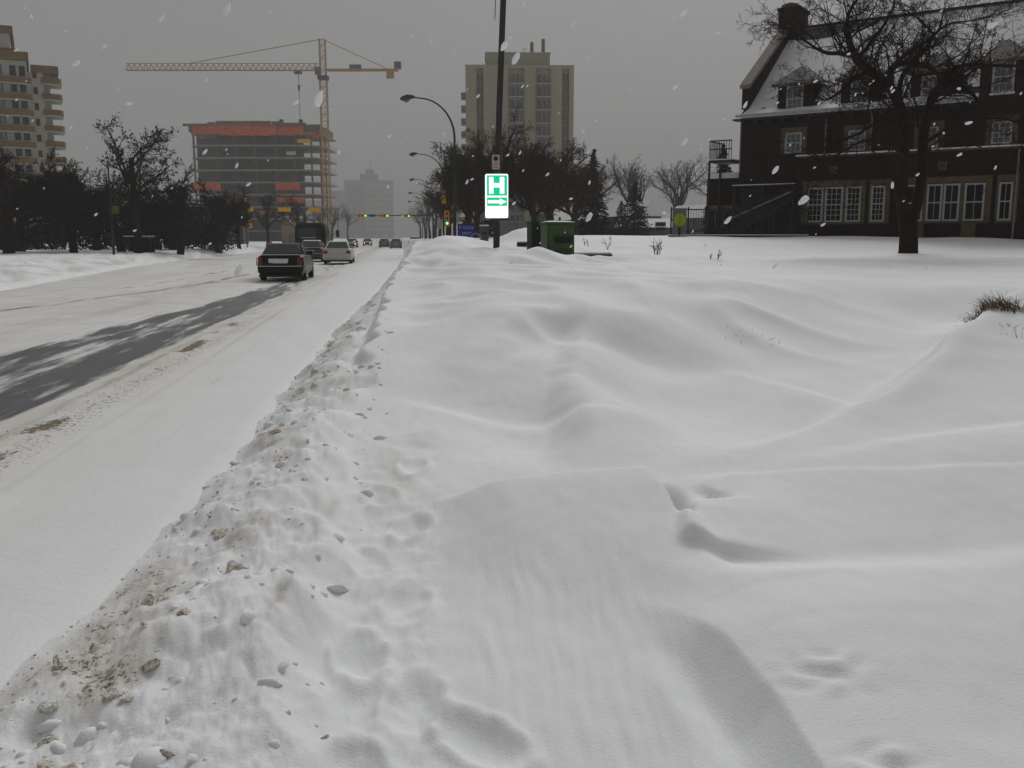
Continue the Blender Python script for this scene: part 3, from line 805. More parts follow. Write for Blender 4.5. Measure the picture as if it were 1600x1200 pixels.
    # canted bays: stone bands with grouped sash windows
    def bay(x0, x1, wins, cols, y=-1.5, zb=2.36, zt=4.54):
        b_ = MB().box(x0, x1, y - .10, y - .004, 4.26, zt).build('stone_band', STONE, t)
        MB().box(x0 + .02, x1 - .02, y - .10, y - .004, zb, 2.45).build('sill_course', STONE, b_)
        for (a, c) in wins:
            w = c - a; f = window_mesh(w, 1.74, cols, 6 if cols > 2 else 2).build('window', WHITE_TRIM, b_); f.location = ((a + c)/2, y - .05, 2.47)
            MB().box(a + .03, c - .03, y - .062, y - .046, 2.50, 4.18).build('pane', GLASS, b_)
        edges = [x0] + [e for w in wins for e in w] + [x1]
        for i in range(0, len(edges), 2):
            a, c = edges[i], edges[i+1]
            if c - a < .5: MB().box(a + .002, c - .002, y - .09, y - .004, 2.452, 4.258).build('mullion', STONE, b_)
    bay(4.02, 7.15, [(4.30, 5.08), (5.19, 6.06), (6.22, 6.94)], 3)
    bay(7.32, 8.3, [(7.42, 8.08)], 3)
    bay(8.75, 12.75, [(9.0, 9.82), (9.98, 10.66), (10.72, 11.42), (11.62, 12.48)], 2)
    bay(12.95, 13.85, [(13.05, 13.62)], 2)
    bay(15.2, 18.2, [(15.4, 16.1), (16.3, 17.1), (17.3, 18.0)], 3)
    MB().box(9.55, 9.95, -1.72, -1.505, .9, 2.352).build('stone_pier', STONE, t)
    MB().box(11.6, 12.2, -1.78, -1.506, .9, 2.353).build('stone_pier', STONE, t)
    for x in (5.5, 10.55): MB().box(x - .2, x + .2, -1.53, -1.49, 4.85, 5.25).build('stone_block', STONE, t)
    # side wing behind the fire stairs, ground floor
    MB().box(-1.2, 3.6, .003, -.9 + .0, .9, 1.2) if False else None
    # downpipes
    for x, y, z0, z1 in ((4.62, -.08, 5.9, 8.05), (6.9, -.08, 5.9, 8.05), (11.66, -.08, 5.9, 8.05), (13.92, -1.0, 5.9, 8.05), (.06, -.08, 5.2, 8.0), (13.75, -1.58, 1.2, 5.7)):
        MB().tube([(x, y - .55 if z1 > 8 and y > -.5 else y, z1), (x, y, z1 - .35), (x, y, z0)], .045, 8).build('downpipe', M('pale_downpipe', (.16, .155, .15), .2, 3), t, smooth=60)
    return t
build_mansion()

# low brick wing with a flat snowy roof and the black fire stairs at the gable
def build_wing():
    x0, y0, _ = hw(-1.3, .8)
    t = root('brick_wing', (HX, HY, 0), HA, 'low brick wing with snowy flat roof left of the mansion gable', 'house')
    MB().box(-2.2, -.15, .9, 6.5, .8, 5.0).build('wall', BRICK, t)
    MB().box(-2.35, -.13, .75, 6.6, 5.003, 5.3).build('roof', SNOWROOF, t)
    MB().box(-2.22, -.15, .84, .897, 3.2, 3.5).build('stone_band', STONE, t)
    add_window(t, -1.35, .86, 2.3, .6, .95, 2, 2, sill=False, trim=STONE)
    return t
build_wing()
def build_fire_stairs():
    t = root('fire_stairs', (HX, HY, 0), HA, 'black iron fire stairs with railed landing on mansion gable corner', 'stairs')
    y0, y1 = -.9, 1.0
    MB().box(-1.4, -.12, y0, y1 - .2, 5.75, 5.87).build('landing', IRON, t)
    MB().box(-1.38, -.14, y0 + .02, y1 - .22, 5.873, 5.93).build('landing_snow', SNOWROOF, t)
    for z in (6.9, 6.45): MB().bar((-1.38, y0, z), (-.12, y0, z), .06).build('rail', IRON, t)
    MB().bar((-1.38, y0, 6.9), (-1.38, y1 - .25, 6.9), .06).build('rail', IRON, t)
    src = MB().box(-.014, .014, -.014, .014, 5.93, 6.9).build('baluster', IRON, t); src.location = (-1.38, y0, 0)
    for i in range(1, 10): inst(src, 'baluster', t, (-1.38 + i * .139, y0, 0))
    for i in range(1, 10): inst(src, 'baluster', t, (-1.38, y0 + i * .17, 0))
    for x, y in ((-1.36, y0), (-1.36, y1 - .3)): MB().box(x - .05, x + .05, y - .05, y + .05, .9, 5.75).build('post', IRON, t)
    # flight running down along the front, pale snowy handrail
    st = MB()
    for i in range(12):
        f = i / 11; x = 3.2 - 3.0 * f; z = 3.55 - 1.7 * f
        st.box(x - .16, x + .16, -1.45, -.45, z - .08, z)
    st.bar((3.35, -1.47, 3.6), (.1, -1.47, 1.75), .05, .22)
    tag(st.build('stair_flight', IRON, t), kind='stuff')
    MB().bar((3.4, -1.46, 4.05), (.15, -1.46, 2.7), .07, .09).build('handrail', M('snow_dusted_rail', (.16, .16, .16), .4, 6), t)
    for f in (0, .33, .66, 1): 
        x = 3.3 - 3.1 * f; MB().box(x - .03, x + .03, -1.49, -1.43, 1.6, 4.0 - 1.3 * f).build('post', IRON, t)
    MB().box(.2, 3.6, -1.5, -.02, 4.36, 4.44).build('canopy', IRON, t)
    MB().box(.2, 3.6, -1.5, -.02, 4.443, 4.48).build('canopy_snow', SNOWROOF, t)
    for x in (.3, 1.9, 3.5): MB().box(x - .06, x + .06, -1.44, -1.32, 1.2, 4.36).build('post', IRON, t)
    MB().box(.3, 3.6, -.35, -.05, 1.5, 4.3).build('dark_recess_slab', IRON, t)  # solid black slab stands in for the dark recess behind the stairs
build_fire_stairs()

def build_fence():
    A = Vector((13.5, 45.7, 0)); B = Vector((20.3, 44.9, 0)); n = 8
    t = root('iron_fence', (13.5, 45.7, 0), math.atan2(B.y - A.y, B.x - A.x), 'black iron picket fence in front of the brick mansion', 'fence')
    L = (B - A).length
    def gnd(x):
        p = A.lerp(B, x / L); return gz(p.x, p.y)
    zb = 1.80
    MB().box(-.1, L, -.16, .16, 1.2, zb).build('brick_plinth', BRICK, t)
    MB().box(-.12, L + .02, -.19, .19, zb + .003, zb + .05).build('plinth_snow', SNOWROOF, t)
    for z in (2.02, 3.08): MB().box(0, L, -.025, .025, z - .03, z + .03).build('rail', IRON, t)
    src = MB().box(-.035, .035, -.035, .035, zb + .05, 3.2).build('post', IRON, t); src.location = (.0, .0, 0)
    for i in range(1, n + 1): inst(src, 'post', t, (L * i / n, 0, 0))
    src = MB().box(-.010, .010, -.010, .010, zb + .052, 3.07).build('picket', IRON, t); src.location = (.12, 0, 0)
    k = int(L / .125)
    for i in range(1, k): inst(src, 'picket', t, (.12 + i * .125, 0, 0))
    # round lime notice on the gate
    s = root('round_notice', (13.87, 45.45, 2.56), 0, 'round lime green notice hanging on the black fence end', 'sign')
    m = MB(); n_ = 40
    def disc(r, y0, y1, name, mat, sx=1, cx=0, cz=0):
        m = MB(); m.prism([(cx + r * sx * math.cos(2 * math.pi * i / n_), cz + r * math.sin(2 * math.pi * i / n_)) for i in range(n_)], 'y', y0, y1); return m.build(name, mat, s)
    disc(.33, -.02, .02, 'disc', LIME)
    ring = MB()
    for i in range(n_):
        a0, a1 = 2 * math.pi * i / n_, 2 * math.pi * (i + .62) / n_
        if 1.2 < (a0 % 6.28) < 1.9: pass
        ring.add([(r_ * math.cos(a), y, r_ * math.sin(a)) for y in (-.026, -.018) for r_, a in ((.27, a0), (.30, a0), (.30, a1), (.27, a1))], [(0,1,2,3),(7,6,5,4),(0,4,5,1),(1,5,6,2),(2,6,7,3),(3,7,4,0)])
    tag(ring.build('lettering', LIME_D, s), kind='stuff')
    mk = MB()
    for i in range(24):
        a0, a1 = 2 * math.pi * i / 24, 2 * math.pi * (i + 1) / 24
        mk.add([(r_ * .7 * math.cos(a), y, .05 + r_ * math.sin(a)) for y in (-.027, -.018) for r_, a in ((.09, a0), (.125, a0), (.125, a1), (.09, a1))], [(0,1,2,3),(7,6,5,4),(1,5,6,2),(3,7,4,0)])
    mk.box(-.02, .02, -.027, -.018, -.2, -.07)
    tag(mk.build('figure_mark', LIME_D, s), kind='stuff')
    MB().box(-.36, .36, .03, .06, -.72, .58).build('backing_panel', M('pale_gate_panel', (.13, .135, .14), .2, 3), s)
    MB().box(-.05, .05, -.01, .05, -.75, -.33).build('bracket', IRON, s)
build_fence()

# ------------------------------------------------------------------ tower blocks far up the street
def build_beige_tower():
    x0, x1 = 15.4, 39.4; Y = 214.0
    t = root('apartment_tower', (27.4, Y, 0), R(-5), 'tall beige concrete apartment tower with two rooftop flues', 'building')
    W_ = 24.4; H = 39.2; h = W_/2
    # front face leaves slots where the window columns are recessed
    cols = [(-h, -h + 2.75), (-h + 4.35, -1.9), (.15, 4.0 - 1.2), (6.75, h - 3.1 - .5), (h - 1.9, h)]
    MB().box(-h, h, .8, 20, 0, H).build('wall', BEIGE, t)
    segs = [(-12.2, -9.75), (-8.2, -2.6), (1.05, 3.6), (7.0, 9.55), (11.15, 12.2)]
    for a, b in segs: MB().box(a, b, 0, .797, 0, H).build('wall_pier', BEIGE, t)
    MB().box(-12.2, 12.2, 0, .796, H + .003, H + .55).build('parapet', BEIGE, t)
    MB().box(-12.3, 12.3, -.08, 20.1, H + .553, H + .72).build('roof_edge', M('pale_roof_edge', (.3, .33, .31), .1, .2), t)
    win = MB().box(-.62, .62, .55, .76, -.15, 1.45).build('window', GLASS_FAR, t)
    frame = MB().box(-.05, .05, .45, .54, -.15, 1.45).box(-.62, .62, .45, .54, 1.452, 1.6).box(-.62, .62, .45, .54, -.3, -.152)
    fr = frame.build('window_frame', CURTAIN, t)
    pan = MB().box(-.76, .76, .35, .74, -1.15, -.31).build('brown_panel', BROWN_PANEL, t)
    for i in range(13):
        z = 36.7 - i * 2.86
        for x in (-8.97, 10.35):
            if i == 0 and x < 0: win.location = (x, 0, z); fr.location = (x, 0, z); pan.location = (x, 0, z); continue
            inst(win, 'window', t, (x, 0, z)); inst(fr, 'window_frame', t, (x, 0, z)); inst(pan, 'brown_panel', t, (x, 0, z))
    bw = MB().box(-.55, .55, .5, .77, -.5, 1.5).build('balcony_door', GLASS_FAR, t)
    cu = MB().box(-.20, .20, .4, .497, -.5, 1.45).build('curtained_pane', CURTAIN, t)
    bal = MB().box(-1.75, 1.6, -1.2, .5, -.8, -.62).build('balcony_slab', GREY_BAND, t)
    rl = MB().box(-1.75, 1.6, -1.2, -1.14, -.62, .25)
    rl = MB()
    rl.box(-1.75, 1.6, -1.19, -1.15, .2, .28)
    for k in range(16): rl.box(-1.72 + k * .22, -1.69 + k * .22, -1.18, -1.16, -.62, .2)
    rail = rl.build('balcony_railing', M('balcony_railing_grey', (.13, .13, .13), .1, 1), t)
    first = True
    for i in range(13):
        z = 36.5 - i * 2.86
        for x in (-.75, 5.3):
            for src, nm, dx in ((bw, 'balcony_door', -.62), (bw, 'balcony_door', .62), (cu, 'curtained_pane', -.2), (cu, 'curtained_pane', .75), (bal, 'balcony_slab', 0.1), (rail, 'balcony_railing', 0.1)):
                if first and dx in (-.62, -.2, .1):
                    src.location = (x + dx, 0, z); continue
                inst(src, nm, t, (x + dx, 0, z))
            first = False
    # balconies glimpsed on the left flank
    s = MB().box(-13.3, -12.203, 3, 6.5, -.9, .35).build('side_balcony', M('side_balcony_panel', (.2, .18, .14), .25, .5), t)
    s.location = (0, 0, 34)
    for i in range(1, 12): inst(s, 'side_balcony', t, (0, 0, 34 - i * 2.86))
    p = MB().box(-7.6, 6.9, 2.2, 14, H + .73, H + 3.6).build('plant_room', BEIGE, t)
    MB().box(-7.8, 7.1, 2.0, 14.2, H + 3.603, H + 3.85).build('plant_room_edge', M('pale_roof_edge'), p)
    for x, hh in ((2.95, 3.0), (5.55, 3.7)): MB().tube([(x, 5, H + 3.0), (x, 5, H + 3.6 + hh - .5), (x, 5, H + 3.6 + hh)], [.42, .40, .36], 10).build('flue', M('rusty_flue', (.16, .11, .09), .3, .8), p, smooth=50)
    MB().tube([(1.1, 5, H + 3.6), (1.1, 5, H + 5.3)], .06, 5).build('antenna', GREY_FAR, p)
    MB().box(.9, 1.9, 4.9, 5.0, H + 5.0, H + 5.1).build('antenna_arm', GREY_FAR, p)
build_beige_tower()

def build_balcony_tower():
    t = root('balcony_tower', (-68.9, 181, 0), R(20), 'pale tower with brown balcony bands at the frame edge', 'building')
    MB().box(-22, 3.0, 1.6, 22, 0, 33.2).build('wall', BEIGE2, t)
    MB().box(3.003, 5.6, 3.2, 20, 0, 31.6).build('stair_wall', BEIGE2, t)
    MB().box(-22.2, 3.4, .2, 22.2, 33.203, 34.6).build('parapet', BROWN_PANEL, t)
    MB().box(3.6, 8.2, 2.8, 20.2, 31.603, 32.9).build('parapet', BROWN_PANEL, t)
    MB().box(5.603, 6.7, 4.4, 19, 0, 31.6).build('wing_wall', BEIGE2, t)
    p = MB().box(-18, .6, 4, 18, 34.603, 38.2).build('penthouse', BEIGE2, t)
    MB().box(-18.5, 1.2, 3.5, 18.5, 38.203, 39.5).build('penthouse_roof', BROWN_PANEL, p)
    MB().box(-18.4, 1.4, 3.3, 18.4, 34.61, 35.6).build('penthouse_balcony', BROWN_PANEL, p)
    MB().box(-8, -2.6, 3.93, 3.997, 36.0, 37.9).build('penthouse_window', GLASS_FAR, p)
    b1 = MB().prism([(-22, 1.6), (-22, -.1), (2.4, -.1), (3.6, .9), (3.6, 1.6)], 'z', 0, 1.05).build('balcony', BROWN_PANEL, t)
    sl = MB().prism([(-22, 1.6), (-22, -.06), (2.38, -.06), (3.55, .92), (3.55, 1.6)], 'z', -.15, -.003).build('balcony_slab', BEIGE2, t)
    b2 = MB().prism([(5.2, 4.0), (5.2, 2.3), (6.8, 2.0), (8.2, 2.5), (8.6, 3.6), (8.6, 8), (6.703, 8), (6.703, 4.0)], 'z', 0, 1.05).build('side_balcony', BROWN_PANEL, t)
    s2 = MB().prism([(5.25, 4.0), (5.25, 2.35), (6.8, 2.05), (8.15, 2.55), (8.5, 3.6), (8.5, 8), (6.703, 8), (6.703, 4.0)], 'z', -.15, -.003).build('side_balcony_slab', BEIGE2, t)
    w1 = MB().box(-1.4, 1.4, 1.5, 1.597, 0, 1.75).build('window', GLASS_FAR, t)
    w2 = MB().box(-.5, .5, 1.5, 1.597, 0, 1.75).build('narrow_window', GLASS, t)
    w3 = MB().box(-.35, .35, 3.1, 3.197, 0, 1.2).build('stair_window', GLASS, t)
    cu = MB().box(-.25, .25, 1.42, 1.497, .0, 1.7).build('curtain', CURTAIN, t)
    for i in range(11):
        z = 30.2 - i * 2.83
        def put(o, nm, x, zz):
            if i == 0 and tuple(o.location) == (0, 0, 0): o.location = (x, 0, zz)
            else: inst(o, nm, t, (x, 0, zz))
        if i < 11:
            put(b1, 'balcony', 0.0001, z - 1.05); put(sl, 'balcony_slab', 0.0001, z - 1.05)
            put(b2, 'side_balcony', 0.0001, z - .55); put(s2, 'side_balcony_slab', 0.0001, z - .55)
        for x in (-16, -9.5, -2.4): put(w1, 'window', x, z + .35)
        for x in (-.2 + .9, 2.2): put(w2, 'narrow_window', x, z + .35)
        for x in (-3.1, -1.5): put(cu, 'curtain', x, z + .35)
        put(w3, 'stair_window', 4.2, z + .4)
build_balcony_tower()

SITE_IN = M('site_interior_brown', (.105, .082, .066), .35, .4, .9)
def build_site():
    t = root('concrete_frame_building', (-41.9, 286, 0), R(-6.8), 'half built concrete frame tower with orange tarps along its top', 'building')
    hw_, D = 19.6, 24; Zs = [3.8 + 3.55 * i for i in range(9)]
    def outline(o, r=6):
        pts = [(-hw_ - o, D), (-hw_ - o, 3.0), (-hw_ + 2.5, -o)]
        for k in range(7):
            a = -math.pi/2 + math.pi/2 * k / 6
            pts.append((hw_ - r + (r + o) * math.cos(a), r + (r + o) * math.sin(a)))
        return pts + [(hw_ + o, D)]
    for z in Zs: MB().prism(outline(0), 'z', z - .42, z).build('floor_slab', CONCRETE, t)
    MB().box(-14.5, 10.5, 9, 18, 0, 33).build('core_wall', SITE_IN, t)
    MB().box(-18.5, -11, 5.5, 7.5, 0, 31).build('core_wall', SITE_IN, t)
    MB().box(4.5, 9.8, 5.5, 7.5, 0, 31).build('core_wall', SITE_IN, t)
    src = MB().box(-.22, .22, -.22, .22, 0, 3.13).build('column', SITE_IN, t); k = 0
    for i, z in enumerate(Zs[:-1] + [0.0 - .0]):
        zz = z if i < 8 else .3
        for (x, y) in [(-19.1, 3.6), (-17, .8), (-11.5, .8), (-5.8, .8), (0, .8), (5.8, .8), (11.5, .8), (16.3, 1.6), (18.4, 4.6), (18.8, 10), (-19.1, 9)]:
            if k == 0: src.location = (x, y, zz)
            else: inst(src, 'column', t, (x, y, zz))
            k += 1
    # perimeter guard rails on each deck
    for z in Zs[3:8]:
        g = MB()
        o = outline(-.15)
        for a, b in zip(o[1:-1], o[2:]):
            for h in (.5, 1.0): g.bar((*a, z + h), (*b, z + h), .07)
        tag(g.build('guard_rail', TIMBER, t), kind='stuff')
    # orange wind tarps
    def tarp(x0, x1, z0, z1, y=-.25):
        m = MB(); n = max(2, int((x1 - x0) / 1.2)); V = []; F = []
        for i in range(n + 1):
            x = x0 + (x1 - x0) * i / n
            for j in range(4):
                z = z0 + (z1 - z0) * j / 3; w = .16 * math.sin(i * 2.1 + j * 1.3) + (random.random() - .5) * .18
                V += [(x, y + w, z + (.12 * math.sin(i * 1.7) if j in (0,) else 0)), (x, y + w + .06, z + (.12 * math.sin(i * 1.7) if j in (0,) else 0))]
        for i in range(n):
            for j in range(3):
                a = (i * 4 + j) * 2; b = ((i + 1) * 4 + j) * 2
                F += [(a, b, b + 2, a + 2), (a + 1, a + 3, b + 3, b + 1)]
            a = i * 8; b = a + 8; F += [(a, a + 1, b + 1, b), (a + 6, b + 6, b + 7, a + 7)]
        F += [(0, 2, 3, 1), (2, 4, 5, 3), (4, 6, 7, 5)]; q = n * 8; F += [(q, q + 1, q + 3, q + 2), (q + 2, q + 3, q + 5, q + 4), (q + 4, q + 5, q + 7, q + 6)]
        return m.add(V, F).build('tarp', ORANGE, t)
    z8 = Zs[8]
    tarp(-18, -9.4, z8 - .6, z8 + 1.9); tarp(-9.3, 6.6, z8 - 1.0, z8 + 2.0, -.4); tarp(6.8, 14.5, z8 - .9, z8 + 1.6, -.2); tarp(14.6, 18.9, z8 - 1.6, z8 + 1.2, 1.4)
    tarp(-19.3, -10.5, Zs[4] - 2.6, Zs[4] - .3); tarp(5.6, 13.0, Zs[4] - 2.4, Zs[4] - .3); tarp(5.8, 14.5, Zs[3] - 2.6, Zs[3] - 1.0); tarp(-16.5, -11.5, Zs[2] - 2.2, Zs[2] - .6); tarp(-8.5, -3.0, Zs[3] - 2.4, Zs[3] - 1.0); tarp(.5, 4.6, Zs[2] - 2.5, Zs[2] - 1.1)
    # formwork parapet around the top deck
    for (a, b, z, h) in ((-20.6, -13.5, z8 + 1.6, .75), (-13.4, -11.2, z8 + 2.0, .75), (-11, 5.2, z8 + 2.05, 1.05), (5.4, 8.6, z8 + 1.9, 1.1), (8.7, 15.5, z8 + 1.7, .9), (15.6, 19.8, z8 + 1.4, .7)):
        MB().box(a, b, -.75, -.45, z, z + h).build('formwork_panel', TIMBER, t)
    MB().box(-19.5, 19.0, .9, 22, z8 + .1, z8 + 2.2).build('top_deck_formwork', TIMBER, t)
    for x, z in ((13.6, z8 + 2.6), (7.9, z8 + 2.6)): MB().box(x - .5, x + .5, .5, 1.5, z, z + 1.1).build('site_box', IRON, t)
    for (x0, x1, z0, z1, mt) in ((9.2, 12.0, Zs[6] + .6, Zs[6] + 1.6, PLAIN_WHITE), (12.6, 16.5, Zs[7] + .5, Zs[7] + 1.6, SIG_Y)): MB().box(x0, x1, .1, .3, z0, z1).build('hoarding_panel', mt, t)
build_site()

def lattice(mb, a, b, w, h, n, r, tri=False):
    """square or triangular lattice girder from a to b"""
    a = Vector(a); b = Vector(b); d = (b - a).normalized(); L = (b - a).length
    up = Vector((0, 0, 1)) if abs(d.z) < .9 else Vector((0, 1, 0)); s = d.cross(up).normalized(); u = s.cross(d)
    cs = [s * -w/2, s * w/2, u * h] if tri else [s * -w/2 - u * h/2, s * w/2 - u * h/2, s * w/2 + u * h/2, s * -w/2 + u * h/2]
    for c in cs: mb.bar(a + c, b + c, r)
    k = len(cs)
    for i in range(n):
        p = a + d * (L * i / n); q = a + d * (L * (i + 1) / n); mid = (p + q) / 2
        for j in range(k):
            c0, c1 = cs[j], cs[(j + 1) % k]
            if tri and j == 0: mb.bar(p + c0, q + c1, r * .6); mb.bar(p + c0, p + c1, r * .6); continue
            if tri:
                lo, hi = (c0, c1) if j == 1 else (c1, c0)
                mb.bar(p + lo, mid + hi, r * .7); mb.bar(mid + hi, q + lo, r * .7)
            else:
                (mb.bar(p + c0, q + c1, r * .6) if (i + j) % 2 else mb.bar(p + c1, q + c0, r * .6)); mb.bar(p + c0, p + c1, r * .6)
def build_crane():
    t = root('tower_crane', (-21.2, 282.5, 0), R(-6.8), 'yellow tower crane standing beside the half built concrete tower', 'crane')
    t.scale = (.965, .965, .965)
    def bd(mb, nm, mat=CRANE_Y): return tag(mb.build(nm, mat, t), kind='stuff')
    m = MB(); lattice(m, (0, 0, 0), (0, 0, 48.5), 2.0, 2.0, 24, .22); bd(m, 'mast')
    MB().box(-1.5, 1.5, -1.5, 1.5, 48.5, 49.6).build('slewing_ring', M('slewing_dark', (.06, .045, .03), .2, 1), t)
    MB().box(-2.0, -.6, -2.6, -1.2, 49.7, 51.8).build('operator_cab', M('cab_grey', (.1, .1, .1), .2, 1), t)
    m = MB(); lattice(m, (0, 0, 49.6), (0, 0, 60.2), 1.7, 1.7, 6, .2); bd(m, 'tower_head')
    m = MB(); lattice(m, (-1.4, 0, 51.2), (-59, 0, 51.2), 1.4, 2.0, 34, .16, True); bd(m, 'jib')
    m = MB(); m.box(1.2, 22.5, -.8, -.6, 51.0, 51.6).box(1.2, 22.5, .6, .8, 51.0, 51.6)
    for i in range(14): m.box(1.8 + i * 1.5, 2.0 + i * 1.5, -.6, .6, 51.1, 51.4)
    bd(m, 'counter_jib')
    MB().box(19.0, 21.2, -.55, .55, 48.9, 51.0).build('counterweight', CRANE_Y, t)
    MB().box(21.4, 23.4, -1, 1, 51.65, 53.6).build('winch_house', M('winch_brown', (.13, .08, .03), .3, 1), t)
    MB().box(8, 11.5, -.7, .7, 51.65, 52.8).build('hoist_motor', M('cab_grey'), t)
    for nm, a, b in (('tie_bar', (0, 0, 60.2), (-40.5, 0, 53.1)), ('tie_bar', (0, 0, 60.2), (19.5, 0, 51.6)), ('tie_bar', (0, 0, 60), (-14, 0, 53.2))):
        if b[0] != -14: MB().tube([a, b], .13, 5).build(nm, CRANE_Y, t)
    MB().box(-8.6, -6.4, -.7, .7, 50.2, 50.9).build('trolley', M('winch_brown'), t)
    MB().tube([(-7.4, 0, 50.2), (-7.4, 0, 46.8)], .08, 5).build('hoist_cable', IRON, t)
    MB().prism([(-7.75, 47), (-7.05, 47), (-7.15, 45.6), (-7.4, 45.1), (-7.65, 45.6)], 'y', -.25, .25).build('hook_block', M('winch_brown'), t)
    MB().tube([(-7.4, 0, 45.2), (-7.4, 0, 36.5)], .07, 5).build('hanging_line', IRON, t)
build_crane()

def build_far():
    t = root('stepped_office_tower', (-41.0, 1340, 0), R(2), 'hazy grey stepped office tower at the end of the avenue', 'building')
    t.scale = (2.42, 2.42, 2.42)
    MB().box(-14.5, 13.5, 0, 25, 0, 33.5).build('wall', GREY_FAR, t)
    MB().box(-26.5, -14.503, 2, 22, 0, 27.5).build('wing', GREY_FAR, t)
    MB().box(-40, -26.503, 4, 22, 0, 22).build('wing', CORE, t)
    MB().box(-5.5, 5, 5, 18, 33.503, 37.4).build('plant_room', CORE, t)
    MB().box(-2.2, 2.6, 7, 14, 37.403, 40.2).build('plant_room', CORE, t)
    MB().tube([(.8, 10, 40), (.8, 10, 46)], .2, 5).build('mast', CORE, t)
    src = MB().box(-2.0, 13.503, -.3, -.003, 0, 1.7).build('spandrel_band', GREY_BAND, t); src.location = (0, 0, 29.5)
    for i in range(1, 9): inst(src, 'spandrel_band', t, (0, 0, 29.5 - i * 3.6))
    g = MB().box(-13.5, -3, -.25, -.003, 2, 30.5).build('curtain_wall', GLASS_FAR, t)
    t2 = root('brown_brick_block', (-28.2, 154, 0), R(4), 'dark brick walk-up with pale framed windows behind the street trees', 'building')
    MB().box(-9, 3.2, 0, 10, 0, 6.2).build('wall', BRICK_FAR, t2)
    MB().box(-9.2, 3.4, -.2, 10.2, 6.203, 6.5).build('parapet', STONE, t2)
    for x in (-7.4, -4.8, -1.9, 1.2):
        for z in (.9, 3.6): add_window(t2, x, -.06, z, 1.6, 1.4, 3, 2, glass=GLASS_FAR, sill=False)
    t3 = root('beige_hoarding_shed', (-18.3, 163, 0), R(2), 'beige site shed at the foot of the concrete frame building', 'building')
    MB().box(-1.7, 1.5, 0, 3, -.2, 5.0).build('wall', M('shed_ply', (.26, .22, .15), .2, .6), t3)
    MB().box(-1.8, 1.6, -.1, 3.1, 5.003, 5.25).build('roof', SNOWROOF, t3)
    MB().box(-.6, .3, -.04, -.003, .2, 2.3).build('door', M('shed_door', (.18, .15, .10), .2, .6), t3)
    # small houses across the back street
    def house(x, y, w, d, hw_, hr, lab, ridge_x=True, rz=0):
        h = root('bungalow', (x, y, gz(x, y)), rz, lab, 'house')
        MB().box(-w/2, w/2, -d/2, d/2, -.5, hw_).build('wall', WALL_GREY, h)
        e = .45
        if ridge_x: V = [(-w/2 - e, -d/2 - e, hw_ - .1), (w/2 + e, -d/2 - e, hw_ - .1), (w/2 + e, d/2 + e, hw_ - .1), (-w/2 - e, d/2 + e, hw_ - .1), (-w/2 - e, 0, hr), (w/2 + e, 0, hr)]; F = [(0, 1, 5, 4), (2, 3, 4, 5), (1, 2, 5), (3, 0, 4), (0, 3, 2, 1)]
        else: V = [(-w/2 - e, -d/2 - e, hw_ - .1), (w/2 + e, -d/2 - e, hw_ - .1), (w/2 + e, d/2 + e, hw_ - .1), (-w/2 - e, d/2 + e, hw_ - .1), (0, -d/2 - e, hr), (0, d/2 + e, hr)]; F = [(0, 1, 4), (1, 2, 5, 4), (2, 3, 5), (3, 0, 4, 5), (0, 3, 2, 1)]
        MB().add(V, F).build('roof', SNOWROOF, h)
        for xx in (-w/4, w/4): add_window(h, xx, -d/2 - .05, .7, 1.1, .9, 2, 1, sill=False, trim=WALL_GREY)
        return h
    house(25.5, 96, 4.6, 4, 1.15, 2.0, 'low grey garage with snowy roof behind the dead shrubs', True)
    house(27.0, 108, 3.4, 7, 2.6, 4.3, 'small grey house with snow on one steep roof slope', False, R(24))
    house(37.5, 116, 4.0, 7, 2.6, 4.2, 'small grey house with snowy gable left of the fire stairs', False, R(20))
    house(21, 112, 5, 6, 2.2, 3.8, 'grey bungalow half hidden behind the tall spruce', True)
build_far()

